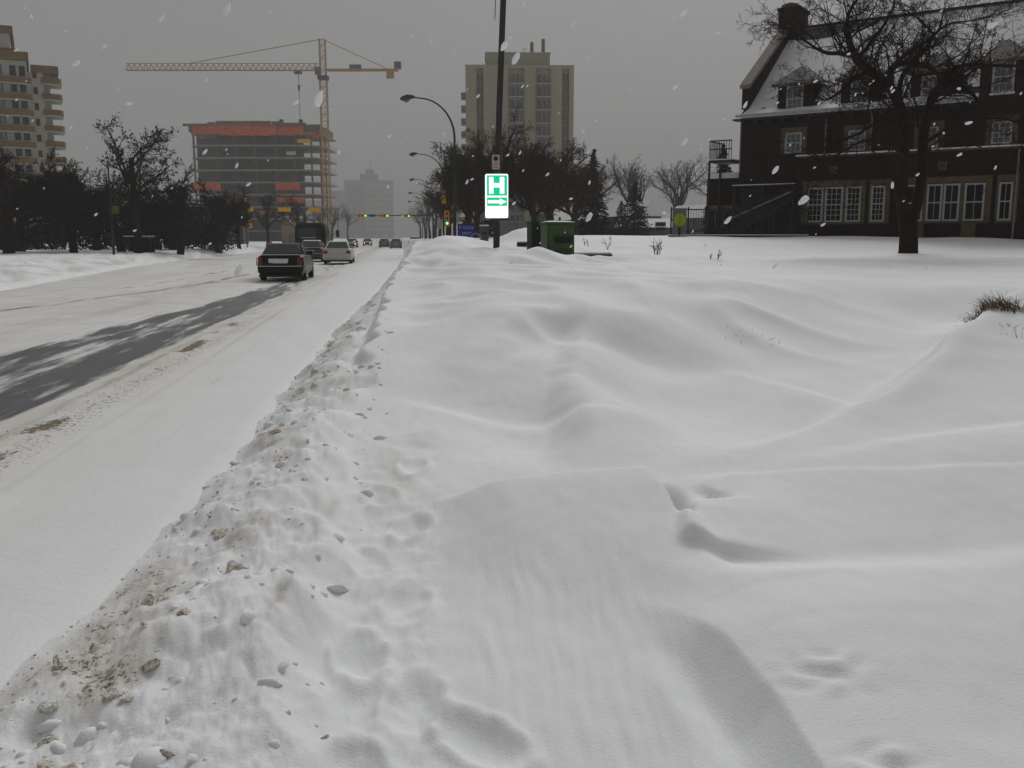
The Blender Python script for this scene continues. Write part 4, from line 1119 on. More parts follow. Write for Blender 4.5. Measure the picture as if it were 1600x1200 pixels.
# ------------------------------------------------------------------ the big bare tree on the lawn
def build_lawn_tree():
    rnd = random.Random(11)
    bx, by = 16.75, 29.2; bz = gz(bx, by)
    t = root('bare_tree', (bx, by, bz), R(-6.83), 'big bare forked tree on the lawn before the brick mansion', 'tree')
    k = 31 / 1443.0
    def q(u, v, dy=0): return Vector(((u - 1418) * k * (1 + dy / 31), dy, (397 - v) * k * (1 + dy / 31)))
    # main limbs drawn as joints: (u, v, depth offset, radius)
    limbs = [
        [(1418, 412, 0, .36), (1418, 390, 0, .31), (1417, 365, 0, .29), (1414, 345, 0, .31)],
        [(1412, 350, 0, .24), (1400, 310, -.1, .22), (1398, 260, -.2, .21), (1392, 210, -.3, .20), (1384, 175, -.3, .19), (1368, 145, -.2, .19), (1345, 125, .1, .18), (1328, 108, .3, .16), (1318, 80, .5, .12), (1316, 58, .6, .08), (1322, 38, .7, .06), (1340, 15, .9, .045), (1362, -12, 1, .03)],
        [(1417, 350, 0, .22), (1432, 315, .2, .2), (1436, 270, .3, .19), (1438, 225, .4, .19), (1442, 185, .4, .17), (1446, 155, .2, .15), (1462, 140, -.2, .12), (1478, 150, -.5, .09), (1490, 163, -.7, .06), (1496, 178, -.8, .04)],
        [(1340, 122, .1, .11), (1318, 106, -.3, .10), (1290, 99, -.6, .085), (1262, 98, -.8, .07), (1240, 90, -.9, .05), (1215, 74, -1, .035), (1195, 60, -1.1, .02)],
        [(1345, 125, .1, .10), (1322, 128, -.5, .09), (1295, 140, -.9, .07), (1272, 158, -1.1, .05), (1252, 166, -1.2, .03)],
        [(1372, 148, -.2, .13), (1362, 122, -.6, .12), (1376, 112, -.9, .10), (1398, 115, -1.1, .09), (1416, 124, -1.2, .075), (1424, 140, -1.2, .06), (1426, 160, -1.2, .04)],
        [(1384, 170, -.3, .12), (1374, 140, .4, .10), (1392, 118, .8, .09), (1418, 100, 1.1, .08), (1450, 82, 1.3, .065), (1480, 60, 1.5, .05), (1510, 55, 1.6, .03), (1540, 50, 1.7, .018)],
        [(1392, 205, -.3, .12), (1400, 150, .6, .10), (1418, 122, 1.0, .085), (1446, 100, 1.4, .07), (1462, 74, 1.5, .05), (1440, 52, 1.6, .03), (1428, 44, 1.6, .02)],
        [(1445, 160, .2, .10), (1458, 120, -.6, .08), (1490, 115, -.9, .07), (1530, 116, -1.2, .05), (1565, 112, -1.4, .03), (1590, 108, -1.5, .015)],
        [(1444, 175, .3, .10), (1470, 150, .8, .08), (1500, 132, 1.2, .06), (1536, 108, 1.5, .04), (1560, 92, 1.7, .025)],
        [(1328, 108, .3, .09), (1334, 80, -.5, .07), (1345, 55, -.8, .055), (1352, 28, -1, .04), (1348, 4, -1.1, .025)],
        [(1396, 235, -.2, .10), (1370, 205, -.9, .08), (1335, 196, -1.4, .06), (1295, 214, -1.7, .045), (1255, 228, -1.9, .035), (1215, 250, -2.0, .02), (1180, 272, -2.1, .012)],
        [(1398, 260, -.2, .09), (1372, 240, -1.0, .07), (1330, 232, -1.7, .05), (1290, 224, -2.2, .04), (1225, 258, -2.6, .025), (1165, 290, -2.8, .012)],
        [(1438, 230, .4, .09), (1462, 205, -.6, .07), (1496, 192, -1.3, .05), (1530, 196, -1.7, .035), (1556, 215, -2, .02)],
        [(1437, 250, .3, .08), (1470, 228, 1, .06), (1510, 224, 1.6, .045), (1555, 238, 2, .025)],
        [(1368, 145, -.2, .09), (1350, 150, -.9, .07), (1330, 150, -1.3, .055), (1316, 165, -1.5, .04), (1308, 190, -1.5, .02)],
    ]
    out = []; dense = []
    P = P_(segs=[3, 4, 4, 4, 3], kids=[0, 5, 5, 4, 0], wig=[.1, .36, .36, .4, .4], up=[.0, .07, .06, .05, .03], rmin=.006, taper=[.5, .3, .35, .5, .6], lr=[.6, .5, .55, .5, .5], rr=[.5, .5, .55, .6, 1], ang=[(30, 70), (30, 75), (30, 70), (30, 70), (0, 0)])
    P['from'] = [.1, .15, .15, .15, 0]
    tm, cm = MB(), MB()
    for li, l in enumerate(limbs):
        pts = [q(u, v, d) for u, v, d, r in l]; rad = [r * (.86 if li else 1) for *_, r in l]
        # smooth with Catmull-Rom
        if li > 0:
            sp, sr = [], []
            for i in range(len(pts) - 1):
                p0, p1, p2, p3 = pts[max(i-1, 0)], pts[i], pts[i+1], pts[min(i+2, len(pts)-1)]
                for s_ in (0, .33, .66):
                    a = s_; sp.append(.5 * ((2*p1) + (p2 - p0)*a + (2*p0 - 5*p1 + 4*p2 - p3)*a*a + (3*p1 - p0 - 3*p2 + p3)*a**3) + perp(Vector((0,0,1)), rnd) * .015)
                    sr.append(rad[i] + (rad[i+1] - rad[i]) * a)
            sp.append(pts[-1]); sr.append(rad[-1]); pts, rad = sp, sr
        (tm if li in (0, 1, 2) else cm).tube(pts, rad, 10 if li < 3 else 7)
        if li == 0: continue
        dirs = [(pts[min(i+1, len(pts)-1)] - pts[max(i-1, 0)]).normalized() for i in range(len(pts))]
        n = len(pts)
        for i in range(2, n):
            if li in (1, 2) and pts[i].z < 3.6: 
                continue
            r0 = rad[i]
            cnt = 2 if r0 < .12 else 1
            for c in range(cnt):
                if rnd.random() < .45: continue
                ang = R(rnd.uniform(35, 80)); dd = dirs[i]
                nd = (dd * math.cos(ang) + perp(dd, rnd) * math.sin(ang)).normalized()
                if nd.z < -.2 and pts[i].z > 4.5: nd.z *= -.6
                nd.normalize()
                grow(pts[i], nd, rnd.uniform(.8, 2.3), min(.042, max(.014, r0 * .4)), 1, out, P, rnd)
    for pts, rad, lvl in out: cm.tube(pts, rad, (6, 5, 4, 3, 3)[min(lvl, 4)], cap=False)
    # burrs and flare low on the trunk
    tm.build('trunk', BARK, t, smooth=180); cm.build('crown', BARK, t, fix=False)
build_lawn_tree()

# ------------------------------------------------------------------ street trees
VASE = P_(kids=[6, 7, 6, 5, 0], ang=[(18, 38), (20, 45), (25, 55), (30, 65), (0, 0)], up=[.05, .10, .08, .05, .02], segs=[4, 5, 4, 3, 2], lr=[1.15, .55, .5, .5, .5], rmin=.009)
VASE['from'] = [.55, .3, .15, .15, 0]
BUSHY = P_(kids=[9, 9, 7, 5, 0], ang=[(35, 75), (30, 65), (30, 65), (30, 70), (0, 0)], up=[.05, .03, .03, .03, .02], segs=[5, 5, 4, 3, 2], lr=[.8, .55, .5, .5, .5], rmin=.009)
BUSHY['from'] = [.2, .15, .15, .15, 0]

ROUND = P_(kids=[9, 10, 8, 7, 0], ang=[(20, 68), (25, 60), (30, 65), (30, 70), (0, 0)], up=[.05, .05, .04, .03, .02], segs=[4, 6, 4, 3, 2], lr=[1.35, .5, .5, .5, .5], wig=[.1, .32, .38, .4, .4], rmin=.010)
ROUND['from'] = [.45, .12, .12, .12, 0]
def at(x, y, dz=0): return (x, y, gz(x, y) + dz - .05)
GM = 'brown leafed trees behind the hospital sign'
m1 = make_tree('elm_tree', 'dense brown elm rising right behind the hospital sign', 10.4, 3.2, .26, ROUND, 21, BARK_BROWN, LEAF_BROWN, 7000, .055, loc=at(8.4, 75), group=GM, lzmin=.12, lzmax=.9)
m2 = make_tree('elm_tree', 'dense brown elm left of the hospital sign above the blue board', 8.4, 2.6, .22, ROUND, 22, BARK_BROWN, LEAF_BROWN, 7000, .055, loc=at(5.4, 78), group=GM, lzmin=.1, lzmax=.9)
place(m2, 'elm_tree', 'brown elm just right of the green box, before the beige tower', at(12.4, 76), 2.1, (1.05, 1.05, .98), GM)
place(m1, 'elm_tree', 'low brown elm right above the green metal box', at(10.4, 72), 4.0, (.8, .8, .72), GM)
place(m1, 'elm_tree', 'brown elm overhanging the far signals right of the avenue', at(4.7, 92), 3.1, (.75, .75, .72), GM)
place(m2, 'elm_tree', 'brown elm between the hospital sign and the grey cabinet', at(7.0, 86), 1.3, (.9, .9, .9), GM)
place(m2, 'elm_tree', 'brown elm in shade left of the tall spruce', at(15.2, 82), 5.3, (1.0, 1.0, .85), GM)
GH = 'hazy street trees far up the avenue'
v1 = make_tree('vase_elm', 'bare grey elm with fanned limbs right of the tall spruce', 11.6, 4.2, .24, VASE, 31, BARK_GREY, loc=at(31.2, 127))
v2 = make_tree('vase_elm', 'bare grey elm with wide crown left of the fire stairs', 11.8, 4.0, .26, VASE, 32, BARK_GREY, loc=at(38.0, 126))
place(v1, 'vase_elm', 'bare grey elm close beside the beige tower flank', at(25.0, 122), 1.0, .86)
place(v2, 'vase_elm', 'bare grey elm between the two small snowy houses', at(34.6, 132), 2.2, .95)
place(v1, 'vase_elm', 'bare grey elm just left of the mansion wing', at(43.2, 124), 4.2, .9)
place(v2, 'vase_elm', 'slim bare elm behind the spruce beside the mansion wing', at(29, 136), 3.6, .95)
place(v1, 'vase_elm', 'bare grey elm whose top shows over the fence gate', at(41.2, 138), 5.2, 1.0)
for i, (x, y, s) in enumerate(((5.0, 118, .62), (5.6, 150, .7), (6.0, 190, .8), (6.5, 240, .85), (-16.8, 205, .75), (-17.5, 245, .9), (-18, 330, 1.0), (7, 320, .95))):
    place(v2 if i % 2 else v1, 'vase_elm', ('first', 'second', 'third', 'fourth', 'first', 'second', 'third', 'fifth')[i] + ' hazy bare elm up the ' + ('left' if x < 0 else 'right') + ' side of the far avenue', at(x, y), i * 1.3, s, GH)
make_spruce('spruce_tree', 'tall dark spruce left of the bare grey elms', 8.4, 3.6, at(18.4, 88.5), 5)
make_spruce('spruce_tree', 'broad dark spruce before the small snowy houses', 5.6, 4.2, at(23.4, 92), 6)
make_spruce('spruce_tree', 'slim spruce standing beside the fire stairs', 5.9, 2.6, at(20.6, 58.5), 8)
make_spruce('spruce_tree', 'low dark spruce beside the low grey garage', 3.4, 2.6, at(20.6, 86), 9)

GL = 'dark trees along the left verge'
l1 = make_tree('verge_tree', 'tall leaf-specked tree left of the concrete frame building', 10.2, 4.6, .2, P_(kids=[7, 7, 6, 5, 0], ang=[(22, 45), (25, 55), (30, 60), (30, 65), (0, 0)], segs=[5, 5, 4, 3, 2], rmin=.010, lr=[.85, .55, .5, .5, .5]), 41, BARK, LEAF_DARK, 2200, .10, loc=at(-19.6, 73), group=GL, lzmin=.3)
l2 = make_tree('verge_tree', 'dense dark tree at the picture edge before the balcony tower', 8.0, 2.4, .2, ROUND, 42, BARK, LEAF_DARK, 8000, .085, loc=at(-27.2, 69), group=GL, lzmin=.06, lzmax=.72)
l3 = make_tree('verge_tree', 'dark bushy tree beside the concrete frame building', 7.4, 2.2, .18, ROUND, 43, BARK, LEAF_DARK, 8000, .085, loc=at(-17.7, 78), group=GL, lzmin=.06, lzmax=.72)
place(l3, 'verge_tree', 'dark tree right of the balcony tower', at(-24.4, 73.5), 1.0, (1.05, 1.05, 1.08), GL)
place(l2, 'verge_tree', 'dark low tree under the tall leaf-specked tree', at(-21.8, 77), 2.0, (.85, .85, .72), GL)
place(l3, 'verge_tree', 'dark tree before the left end of the concrete frame', at(-17.4, 93), 3.0, (1.0, 1.0, .95), GL)
place(l2, 'verge_tree', 'dark spreading tree behind the leftmost trunk', at(-30, 78), 4.0, (1.1, 1.1, .95), GL)
place(l3, 'verge_tree', 'dark tree filling the gap below the balcony tower corner', at(-26.0, 84), 5.0, (1.2, 1.2, .95), GL)
place(l2, 'verge_tree', 'low dark tree beside the street light pole on the verge', at(-20.0, 86), .5, (1.0, 1.0, .62), GL)
place(l3, 'verge_tree', 'low dark tree behind the snowy bus shelter', at(-22.8, 92), 1.6, (1.3, 1.3, .8), GL)
place(l1, 'verge_tree', 'bare tree before the brick walk-up windows', at(-18.6, 112), 2.6, (.75, .75, .72), GL)
place(l1, 'verge_tree', 'bare tree under the orange tarps, left of the site shed', at(-18.2, 132), 4.6, (.8, .8, .76), GL)
place(l1, 'verge_tree', 'bare tree by the truck before the site shed', at(-15.8, 150), 1.6, (.85, .85, .8), GL)

def build_hedge(name, x0, y0, x1, y1, h, d, n, label):
    rnd = random.Random(n); t = root(name, (0, 0, 0), 0, label, 'hedge'); m = MB(); st = MB()
    gf = np.linspace(0, 1, 40); gh = ground_h(x0 + (x1 - x0) * gf, y0 + (y1 - y0) * gf)
    for i in range(n):
        f = rnd.random(); x = x0 + (x1 - x0) * f + rnd.gauss(0, d * .3); y = y0 + (y1 - y0) * f + rnd.gauss(0, d * .3); z = float(np.interp(f, gf, gh)) + (rnd.random()**.8) * h * (1 + .25 * math.sin(f * 17))
        p = Vector((x, y, z)); a = Vector((rnd.gauss(0, 1), rnd.gauss(0, 1), rnd.gauss(0, 1))).normalized(); b = perp(a, rnd); s = rnd.uniform(.10, .24)
        m.quad(p - a * s, p + b * s * .5, p + a * s, p - b * s * .5)
    for i in range(60):
        f = rnd.random(); x = x0 + (x1 - x0) * f; y = y0 + (y1 - y0) * f; z = float(np.interp(f, gf, gh))
        st.tube([(x, y, z - .1), (x + rnd.gauss(0, .15), y, z + h * .8)], [.03, .01], 4)
    tag(m.build('foliage', LEAF_DARK, t, fix=False), kind='stuff'); tag(st.build('stems', BARK, t), kind='stuff')
build_hedge('dark_hedge', -40, 86, -17.5, 96, 2.6, 2.2, 15000, 'dark hedge mass at the foot of the verge trees')
build_hedge('dark_hedge', 8, 92, 32, 112, 1.5, 2.5, 7000, 'low brown hedge before the small snowy houses')

# ------------------------------------------------------------------ street furniture
def cobra_lamp(name, x, y, tipdx, H, label, group, z=None, r=.085, mat=POLE_GREEN):
    z = gz(x, y) - .4 if z is None else z
    t = root(name, (x, y, z), 0, label, 'street lamp', group)
    h0 = H - 2.35
    MB().tube([(0, 0, 0), (0, 0, h0 * .5), (.04, 0, h0)], [r * 1.25, r, r * .75], 12).build('pole', mat, t, smooth=60)
    pts = []
    for k in range(13):
        a = (math.pi/2) * k / 12
        pts.append((.04 + tipdx * .78 * (1 - math.cos(a)), 0, h0 + 2.2 * math.sin(a)))
    pts.append((tipdx * .9, 0, h0 + 2.24))
    MB().tube(pts, [r * .75 - (r * .3) * i / 13 for i in range(14)], 8).build('arm', mat, t, smooth=60)
    hx = tipdx * .86; s = -1 if tipdx < 0 else 1
    hd = MB().tube([(hx, 0, h0 + 2.24), (hx + s * .16, 0, h0 + 2.26), (hx + s * .42, 0, h0 + 2.24), (hx + s * .72, 0, h0 + 2.16), (hx + s * .85, 0, h0 + 2.12)], [.05, .11, .16, .13, .05], 10).build('lamp_head', M('lamp_head_grey', (.05, .055, .05), .2, 5), t, smooth=60)
    MB().tube([(hx + s * .3, 0, h0 + 2.13), (hx + s * .5, 0, h0 + 2.03), (hx + s * .72, 0, h0 + 2.08)], [.06, .11, .05], 8).build('lens', M('lamp_lens', (.2, .17, .15), .1, 5, .2), hd, smooth=60)
    return t
cobra_lamp('street_lamp', 3.2, 55, -2.55, 8.75, 'dark green curved street lamp beside the blue board', None)
GS = 'far street lamps curving over the avenue'
cobra_lamp('street_lamp', 4.4, 95, -2.9, 8.9, 'second street lamp whose curved arm clears the brown elms', None)
for x, y, w_ in ((4.8, 136, 'third'), (5.0, 176, 'fourth'), (5.2, 216, 'fifth and faintest')): cobra_lamp('street_lamp', x, y, -2.9, 9.0, w_ + ' street lamp up the right kerb, arm faint in the haze', GS)
cobra_lamp('street_lamp', -18.35, 62.5, 2.4, 11.2, 'thin street lamp pole on the left verge before dark trees', None, r=.07) if False else None
t = root('verge_pole', (-18.3, 62.6, gz(-18.3, 62.6) - .3), 0, 'thin dark pole on the left verge before the trees', 'pole')
MB().tube([(0, 0, 0), (.02, 0, 3), (.0, 0, 6.2)], [.075, .065, .05], 8).build('shaft', POLE_GREEN, t, smooth=60)
MB().box(-.05, .5, -.02, .02, 2.9, 3.4).build('small_plate', M('yellow_green_plate', (.10, .09, .02), .1, 5), t)

def build_sign_pole():
    x, y = 2.86, 27.86; z = gz(x, y)
    t = root('utility_pole', (x, y, z - .5), R(-6.83), 'weathered utility pole carrying the bright hospital sign', 'pole')
    MB().tube([(0, 0, 0), (.03, 0, 2.2), (.10, 0, 4.5), (.26, 0, 8.5), (.42, 0, 12.5)], [.098, .095, .09, .085, .078], 12).build('shaft', POLE_WOOD, t, smooth=60)
    MB().tube([(-.02, -.1, 7.0), (.0, -.1, 7.6), (.03, -.1, 12)], .012, 5).build('cable', IRON, t)
    # hospital sign
    s = root('hospital_sign', (x, y - .13, 0), R(-6.83), 'bright green and white hospital sign with H and arrow', 'sign')
    a, b = -.335, .345
    def rrect(x0, x1, z0, z1, r, y0, y1):
        P = []
        for cx, cz, s0 in ((x1 - r, z1 - r, 0), (x0 + r, z1 - r, 90), (x0 + r, z0 + r, 180), (x1 - r, z0 + r, 270)):
            for k in range(5):
                an = R(s0 + 22.5 * k); P.append((cx + r * math.cos(an), cz + r * math.sin(an)))
        return MB().prism(P, 'y', y0, y1)
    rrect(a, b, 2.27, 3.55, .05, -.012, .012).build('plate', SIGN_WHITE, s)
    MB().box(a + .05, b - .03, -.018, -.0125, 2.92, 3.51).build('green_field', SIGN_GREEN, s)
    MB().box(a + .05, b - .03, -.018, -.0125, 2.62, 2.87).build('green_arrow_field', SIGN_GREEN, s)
    h = MB(); cx = (a + b) / 2
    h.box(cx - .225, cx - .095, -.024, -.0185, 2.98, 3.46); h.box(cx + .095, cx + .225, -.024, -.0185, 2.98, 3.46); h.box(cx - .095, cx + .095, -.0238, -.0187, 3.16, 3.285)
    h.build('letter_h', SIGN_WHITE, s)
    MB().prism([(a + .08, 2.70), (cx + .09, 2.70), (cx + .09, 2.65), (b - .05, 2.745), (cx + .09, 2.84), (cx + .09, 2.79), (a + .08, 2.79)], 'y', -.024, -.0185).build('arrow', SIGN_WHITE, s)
    for zz in (3.44, 2.895): MB().tube([(cx, -.03, zz), (cx, -.018, zz)], .012, 8).build('bolt', IRON, s)
    # parking restriction plate above
    p = root('parking_sign', (x + .02, y - .13, 0), R(-6.83), 'small white parking restriction plate above the hospital sign', 'sign')
    rrect(-.15, .075, 3.68, 4.10, .02, -.01, .01).build('plate', PLAIN_WHITE, p)
    m = MB(); n = 20; cx = -.037
    m.prism([(cx + .075 * math.cos(6.2832 * i / n), 3.99 + .075 * math.sin(6.2832 * i / n)) for i in range(n)], 'y', -.016, -.0105); m.build('red_ring', SIGN_RED, p)
    m = MB(); m.prism([(cx + .048 * math.cos(6.2832 * i / n), 3.99 + .048 * math.sin(6.2832 * i / n)) for i in range(n)], 'y', -.021, -.0165); m.build('black_disc', BLACK, p)
    m = MB()
    for k, wd in ((3.86, .14), (3.82, .11), (3.74, .15)): m.box(cx - wd/2, cx + wd/2, -.014, -.0105, k - .008, k + .008)
    tag(m.build('small_print', M('sign_print', (.16, .15, .13), .1, 5), p), kind='stuff')
build_sign_pole()

def build_green_box():
    x, y = 4.05, 23.75
    t = root('green_collection_box', (x, y, 1.0), R(4), 'green metal box with dark slot half buried in snow', 'box')
    MB().box(-.30, .42, 0, .75, -.2, 1.02).build('body', GREEN_BOX, t)
    MB().box(-.34, .46, -.05, .79, 1.023, 1.09).build('lid', GREEN_BOX_D, t)
    MB().box(-.11, .36, -.03, -.003, .56, .72).build('slot', BLACK, t)
    MB().box(-.13, .38, -.06, -.005, .723, .75).build('slot_hood', GREEN_BOX_D, t)
    MB().box(-.298, -.294 + .05, -.018, -.003, -.2, 1.0).build('corner_strip', GREEN_BOX_D, t)
    MB().box(-.08, .34, -.012, -.003, .02, .42).build('door', GREEN_BOX_D, t)
    MB().tube([(.10, .3, 1.09), (.1, .3, 1.22)], .03, 8).build('lid_knob', GREEN_BOX_D, t)
    m = MB().add([(-.33, -.05, 1.091), (.45, -.05, 1.091), (.45, .78, 1.091), (-.33, .78, 1.091), (-.2, .1, 1.13), (.3, .12, 1.12), (.3, .62, 1.14), (-.2, .6, 1.12)], [(0,1,5,4),(1,2,6,5),(2,3,7,6),(3,0,4,7),(4,5,6,7)]); m.build('snow_cap', SNOWROOF, t)
    # darker twin just behind, seen past its left side
    d = root('dark_cabinet', (3.98, 25.6, 1.1), R(4), 'dark utility cabinet tucked behind the green box', 'cabinet')
    MB().box(-.38, .2, 0, .6, -.2, 1.0).build('body', M('dark_green_cabinet', (.018, .026, .02), .4, 4), d)
    MB().box(-.40, .22, -.03, .62, 1.003, 1.05).build('lid', GREEN_BOX_D, d)
    MB().box(-.3, .1, -.015, -.003, .1, .85).build('door', IRON, d)
build_green_box()

def build_misc():
    # grey bus shelter / cabinet behind the snow heap
    t = root('grey_cabinet', (5.45, 44.6, 0), R(-5), 'grey metal utility cabinet behind the snow heap', 'cabinet')
    MB().box(-.66, .62, 0, .8, 1.0, 2.42).build('body', GREY_METAL, t)
    MB().box(-.70, .66, -.05, .85, 2.423, 2.50).build('lid', M('grey_lid', (.19, .2, .2), .1, 4), t)
    MB().box(.08, .10, -.012, -.003, 1.1, 2.38).build('door_seam', IRON, t)
    MB().box(.16, .2, -.04, -.003, 1.75, 1.95).build('handle', IRON, t)
    # dark plank bench end and snowed-over table top
    b = root('snowy_bench', (3.62, 27.2, gz(3.6, 27) - 1.36), R(-10), 'dark bench plank poking from the snow beside the sign pole', 'bench')
    MB().box(-.22, .28, 0, .5, 1.42, 1.50).build('seat', M('dark_plank', (.03, .033, .03), .3, 5), b)
    for xx in (-.18, .24): MB().box(xx - .03, xx + .03, .05, .45, .9, 1.419).build('leg', IRON, b)
    MB().box(-.2, .26, .02, .48, 1.503, 1.53).build('snow_cap', SNOWROOF, b)
    b = root('snowy_table', (5.35, 25.5, gz(5.35, 25.2) - 1.36), R(-4), 'low metal table edge right of the green box under snow', 'table')
    MB().box(-.5, .52, 0, .7, 1.46, 1.52).build('tabletop', M('teal_grey_metal', (.05, .065, .065), .2, 5), b)
    MB().box(-.5, .5, .05, .68, 1.523, 1.57).build('snow_cap', SNOWROOF, b)
    for xx in (-.4, .42): MB().box(xx - .03, xx + .03, .2, .26, .9, 1.459).build('leg', IRON, b)
    # blue notice board
    s = root('blue_board', (3.55, 49.9, 0), R(-5), 'blue notice board with white lettering beside the street lamp', 'sign')
    MB().box(-.49, .49, -.03, .03, 1.72, 2.42).build('board', BLUE_SIGN, s)
    for xx in (-.42, .42): MB().box(xx - .04, xx + .04, .032, .09, .8, 2.40).build('post', IRON, s)
    m = MB(); rnd = random.Random(4)
    for z, x0, x1 in ((2.26, -.2, .38), (2.17, -.2, .30), (1.96, -.25, .25), (1.88, -.25, .15)):
        x = x0
        while x < x1:
            w = rnd.uniform(.03, .09); m.box(x, x + w, -.036, -.0305, z - .022, z + .022); x += w + .02
    tag(m.build('lettering', M('sign_lettering_pale', (.28, .32, .48), .1, 5), s), kind='stuff')
    m = MB().prism([(-.42, 2.2), (-.28, 2.2), (-.35, 2.32)], 'y', -.037, -.0305); m.build('emblem', M('sign_lettering_pale'), s)
    # bicycle wheel rim by the board
    w = root('bicycle_wheel', (3.95, 49.0, 1.62), R(-8), 'bare bicycle wheel standing in snow under the blue board', 'wheel')
    MB().tube([(.28 * math.cos(6.2832 * i / 24), 0, .28 * math.sin(6.2832 * i / 24)) for i in range(25)], .018, 6, cap=False).build('rim', M('pale_rim', (.3, .3, .3), .1, 5), w)
    MB().tube([(0, -.05, 0), (0, .05, 0)], .03, 8).build('hub', IRON, w)
    sp = MB()
    for i in range(8): sp.bar((0, 0, 0), (.27 * math.cos(.785 * i), 0, .27 * math.sin(.785 * i)), .006)
    tag(sp.build('spokes', IRON, w), kind='stuff')
    # newspaper stand, parking meters near the tree trunk
    for k, (x, y, lab) in enumerate(((4.55, 50.5, 'grey post box right of the blue board'), )):
        p = root('post_box', (x, y, 1.3), 0, lab, 'box')
        MB().box(-.22, .22, 0, .4, -.3, 1.0).build('body', M('grey_post_box', (.08, .08, .085), .2, 4), p); MB().box(-.24, .24, -.02, .42, 1.003, 1.08).build('lid', SNOWROOF, p); MB().box(-.15, .15, -.012, -.003, .6, .68).build('slot', BLACK, p)
    # left verge bus shelter
    b = root('bus_shelter', (-20.0, 75, gz(-20, 75)), R(4), 'dark bus shelter with snow on its roof below left verge trees', 'shelter')
    MB().box(-1.0, 1.0, -.5, .9, 1.05, 1.13).build('roof', IRON, b); MB().box(-1.02, 1.02, -.52, .92, 1.133, 1.22).build('roof_snow', SNOWROOF, b)
    for xx in (-.95, .95):
        for yy in (-.45, .85): MB().box(xx - .04, xx + .04, yy - .04, yy + .04, -.4, 1.05).build('post', IRON, b)
    MB().box(-.9, .9, .80, .84, -.2, 1.0).build('back_panel', GLASS, b)
    o = root('orange_diamond_sign', (-13.6, 101, gz(-13.6, 101)), 0, 'small orange diamond work sign on the left verge', 'sign')
    MB().prism([(-.5, .95), (0, .45), (.5, .95), (0, 1.45)], 'y', -.02, .02).build('plate', ORANGE_SIGN, o); MB().box(-.03, .03, .021, .06, -.3, 1.2).build('post', IRON, o)
build_misc()

# ------------------------------------------------------------------ traffic signals
def signal_head(parent, x, y, z, horiz=True, lit=None, back=False, s=1.0, lab=None):
    L, w = 1.42 * s, .46 * s
    b = (MB().box(-L/2, L/2, -.1, .1, -w/2, w/2) if horiz else MB().box(-w/2, w/2, -.1, .1, -L/2, L/2)).build('signal_head', SIG_Y, parent)
    b.location = (x, y, z)
    if back: return b
    for k in (-1, 0, 1):
        cx, cz = (k * .42 * s, 0) if horiz else (0, -k * .42 * s)
        n = 14; r = .11 * s
        P = [(cx + r * math.cos(6.2832 * i / n), cz + r * math.sin(6.2832 * i / n)) for i in range(n)]
        MB().prism(P, 'y', -.125, -.102).build('lens', GREENLAMP if (k == 1 and lit) else AMBERDARK, b)
        hood = MB()
        for i in range(8):
            a0, a1 = math.pi * i / 8, math.pi * (i + 1) / 8
            hood.add([(cx + q * math.cos(a), yy, cz + q * math.sin(a)) for yy in (-.2, -.103) for q, a in ((r + .01, a0), (r + .03, a0), (r + .03, a1), (r + .01, a1))], [(0,1,2,3),(7,6,5,4),(0,4,5,1),(1,5,6,2),(2,6,7,3),(3,7,4,0)])
        hood.build('visor', SIG_Y, b)
    return b
def build_signals():
    t = root('signal_gantry', (0, 0, 0), R(0), 'traffic signal arm with three green-lit horizontal heads over the avenue', 'traffic lights')
    MB().tube([(4.6, 130.6, .6), (4.6, 130.6, 5.4)], [.14, .10], 10).build('post', POLE_GREEN, t)
    MB().tube([(4.6, 130.6, 4.75), (-5.9, 131.2, 4.66)], [.09, .05], 8).build('mast_arm', IRON, t)
    for x in (-5.1, -2.1, .85): signal_head(t, x, 130.85, 4.66, True, True)
    MB().box(-4.25, -3.35, 130.86, 130.9, 4.5, 4.85).build('street_name_plate', STREET_BLUE, t)
    t = root('opposing_signal_gantry', (0, 0, 0), 0, 'traffic signal arm with yellow backs before the concrete frame', 'traffic lights')
    MB().tube([(-21.5, 127.8, .3), (-21.5, 127.8, 6)], [.14, .10], 10).build('post', POLE_GREEN, t)
    MB().tube([(-21.5, 127.8, 5.3), (-10.2, 127.2, 5.32)], [.09, .05], 8).build('mast_arm', IRON, t)
    for x in (-19.97, -15.15, -11.2): signal_head(t, x, 127.1, 5.36, True, None, True, 1.15)
    for x, y, z, lit in ((-19.8, 100.5, 3.0, 0), (-18.6, 100.5, 3.0, 0)):
        pass
    t = root('roadside_signal', (4.3, 80, gz(4.3, 80)), 0, 'upright yellow signals on a post beyond the street lamp', 'traffic lights')
    MB().tube([(0, 0, -.3), (0, 0, 4.6)], .07, 8).build('post', POLE_GREEN, t)
    signal_head(t, -.55, -.15, 3.55, False, None, True, .8); signal_head(t, .35, -.15, 3.2, False, None, True, .8)
    signal_head(t, -.3, -.15, 1.75, False, True, False, .95)
    MB().box(-1.15, -.75, -.12, -.08, .9, 1.7).build('plate', PLAIN_WHITE, t)
    MB().box(.25, .75, -.12, -.08, 1.5, 2.3).build('plate', PLAIN_WHITE, t)
    t = root('verge_signal', (-19.0, 120, gz(-19, 120)), 0, 'pair of yellow signal backs on a post left of the avenue', 'traffic lights')
    MB().tube([(0, 0, -.3), (0, 0, 3.9)], .07, 8).build('post', POLE_GREEN, t)
    signal_head(t, -.5, -.15, 3.0, False, None, True, .85); signal_head(t, .5, -.15, 3.0, False, None, True, .85)
build_signals()

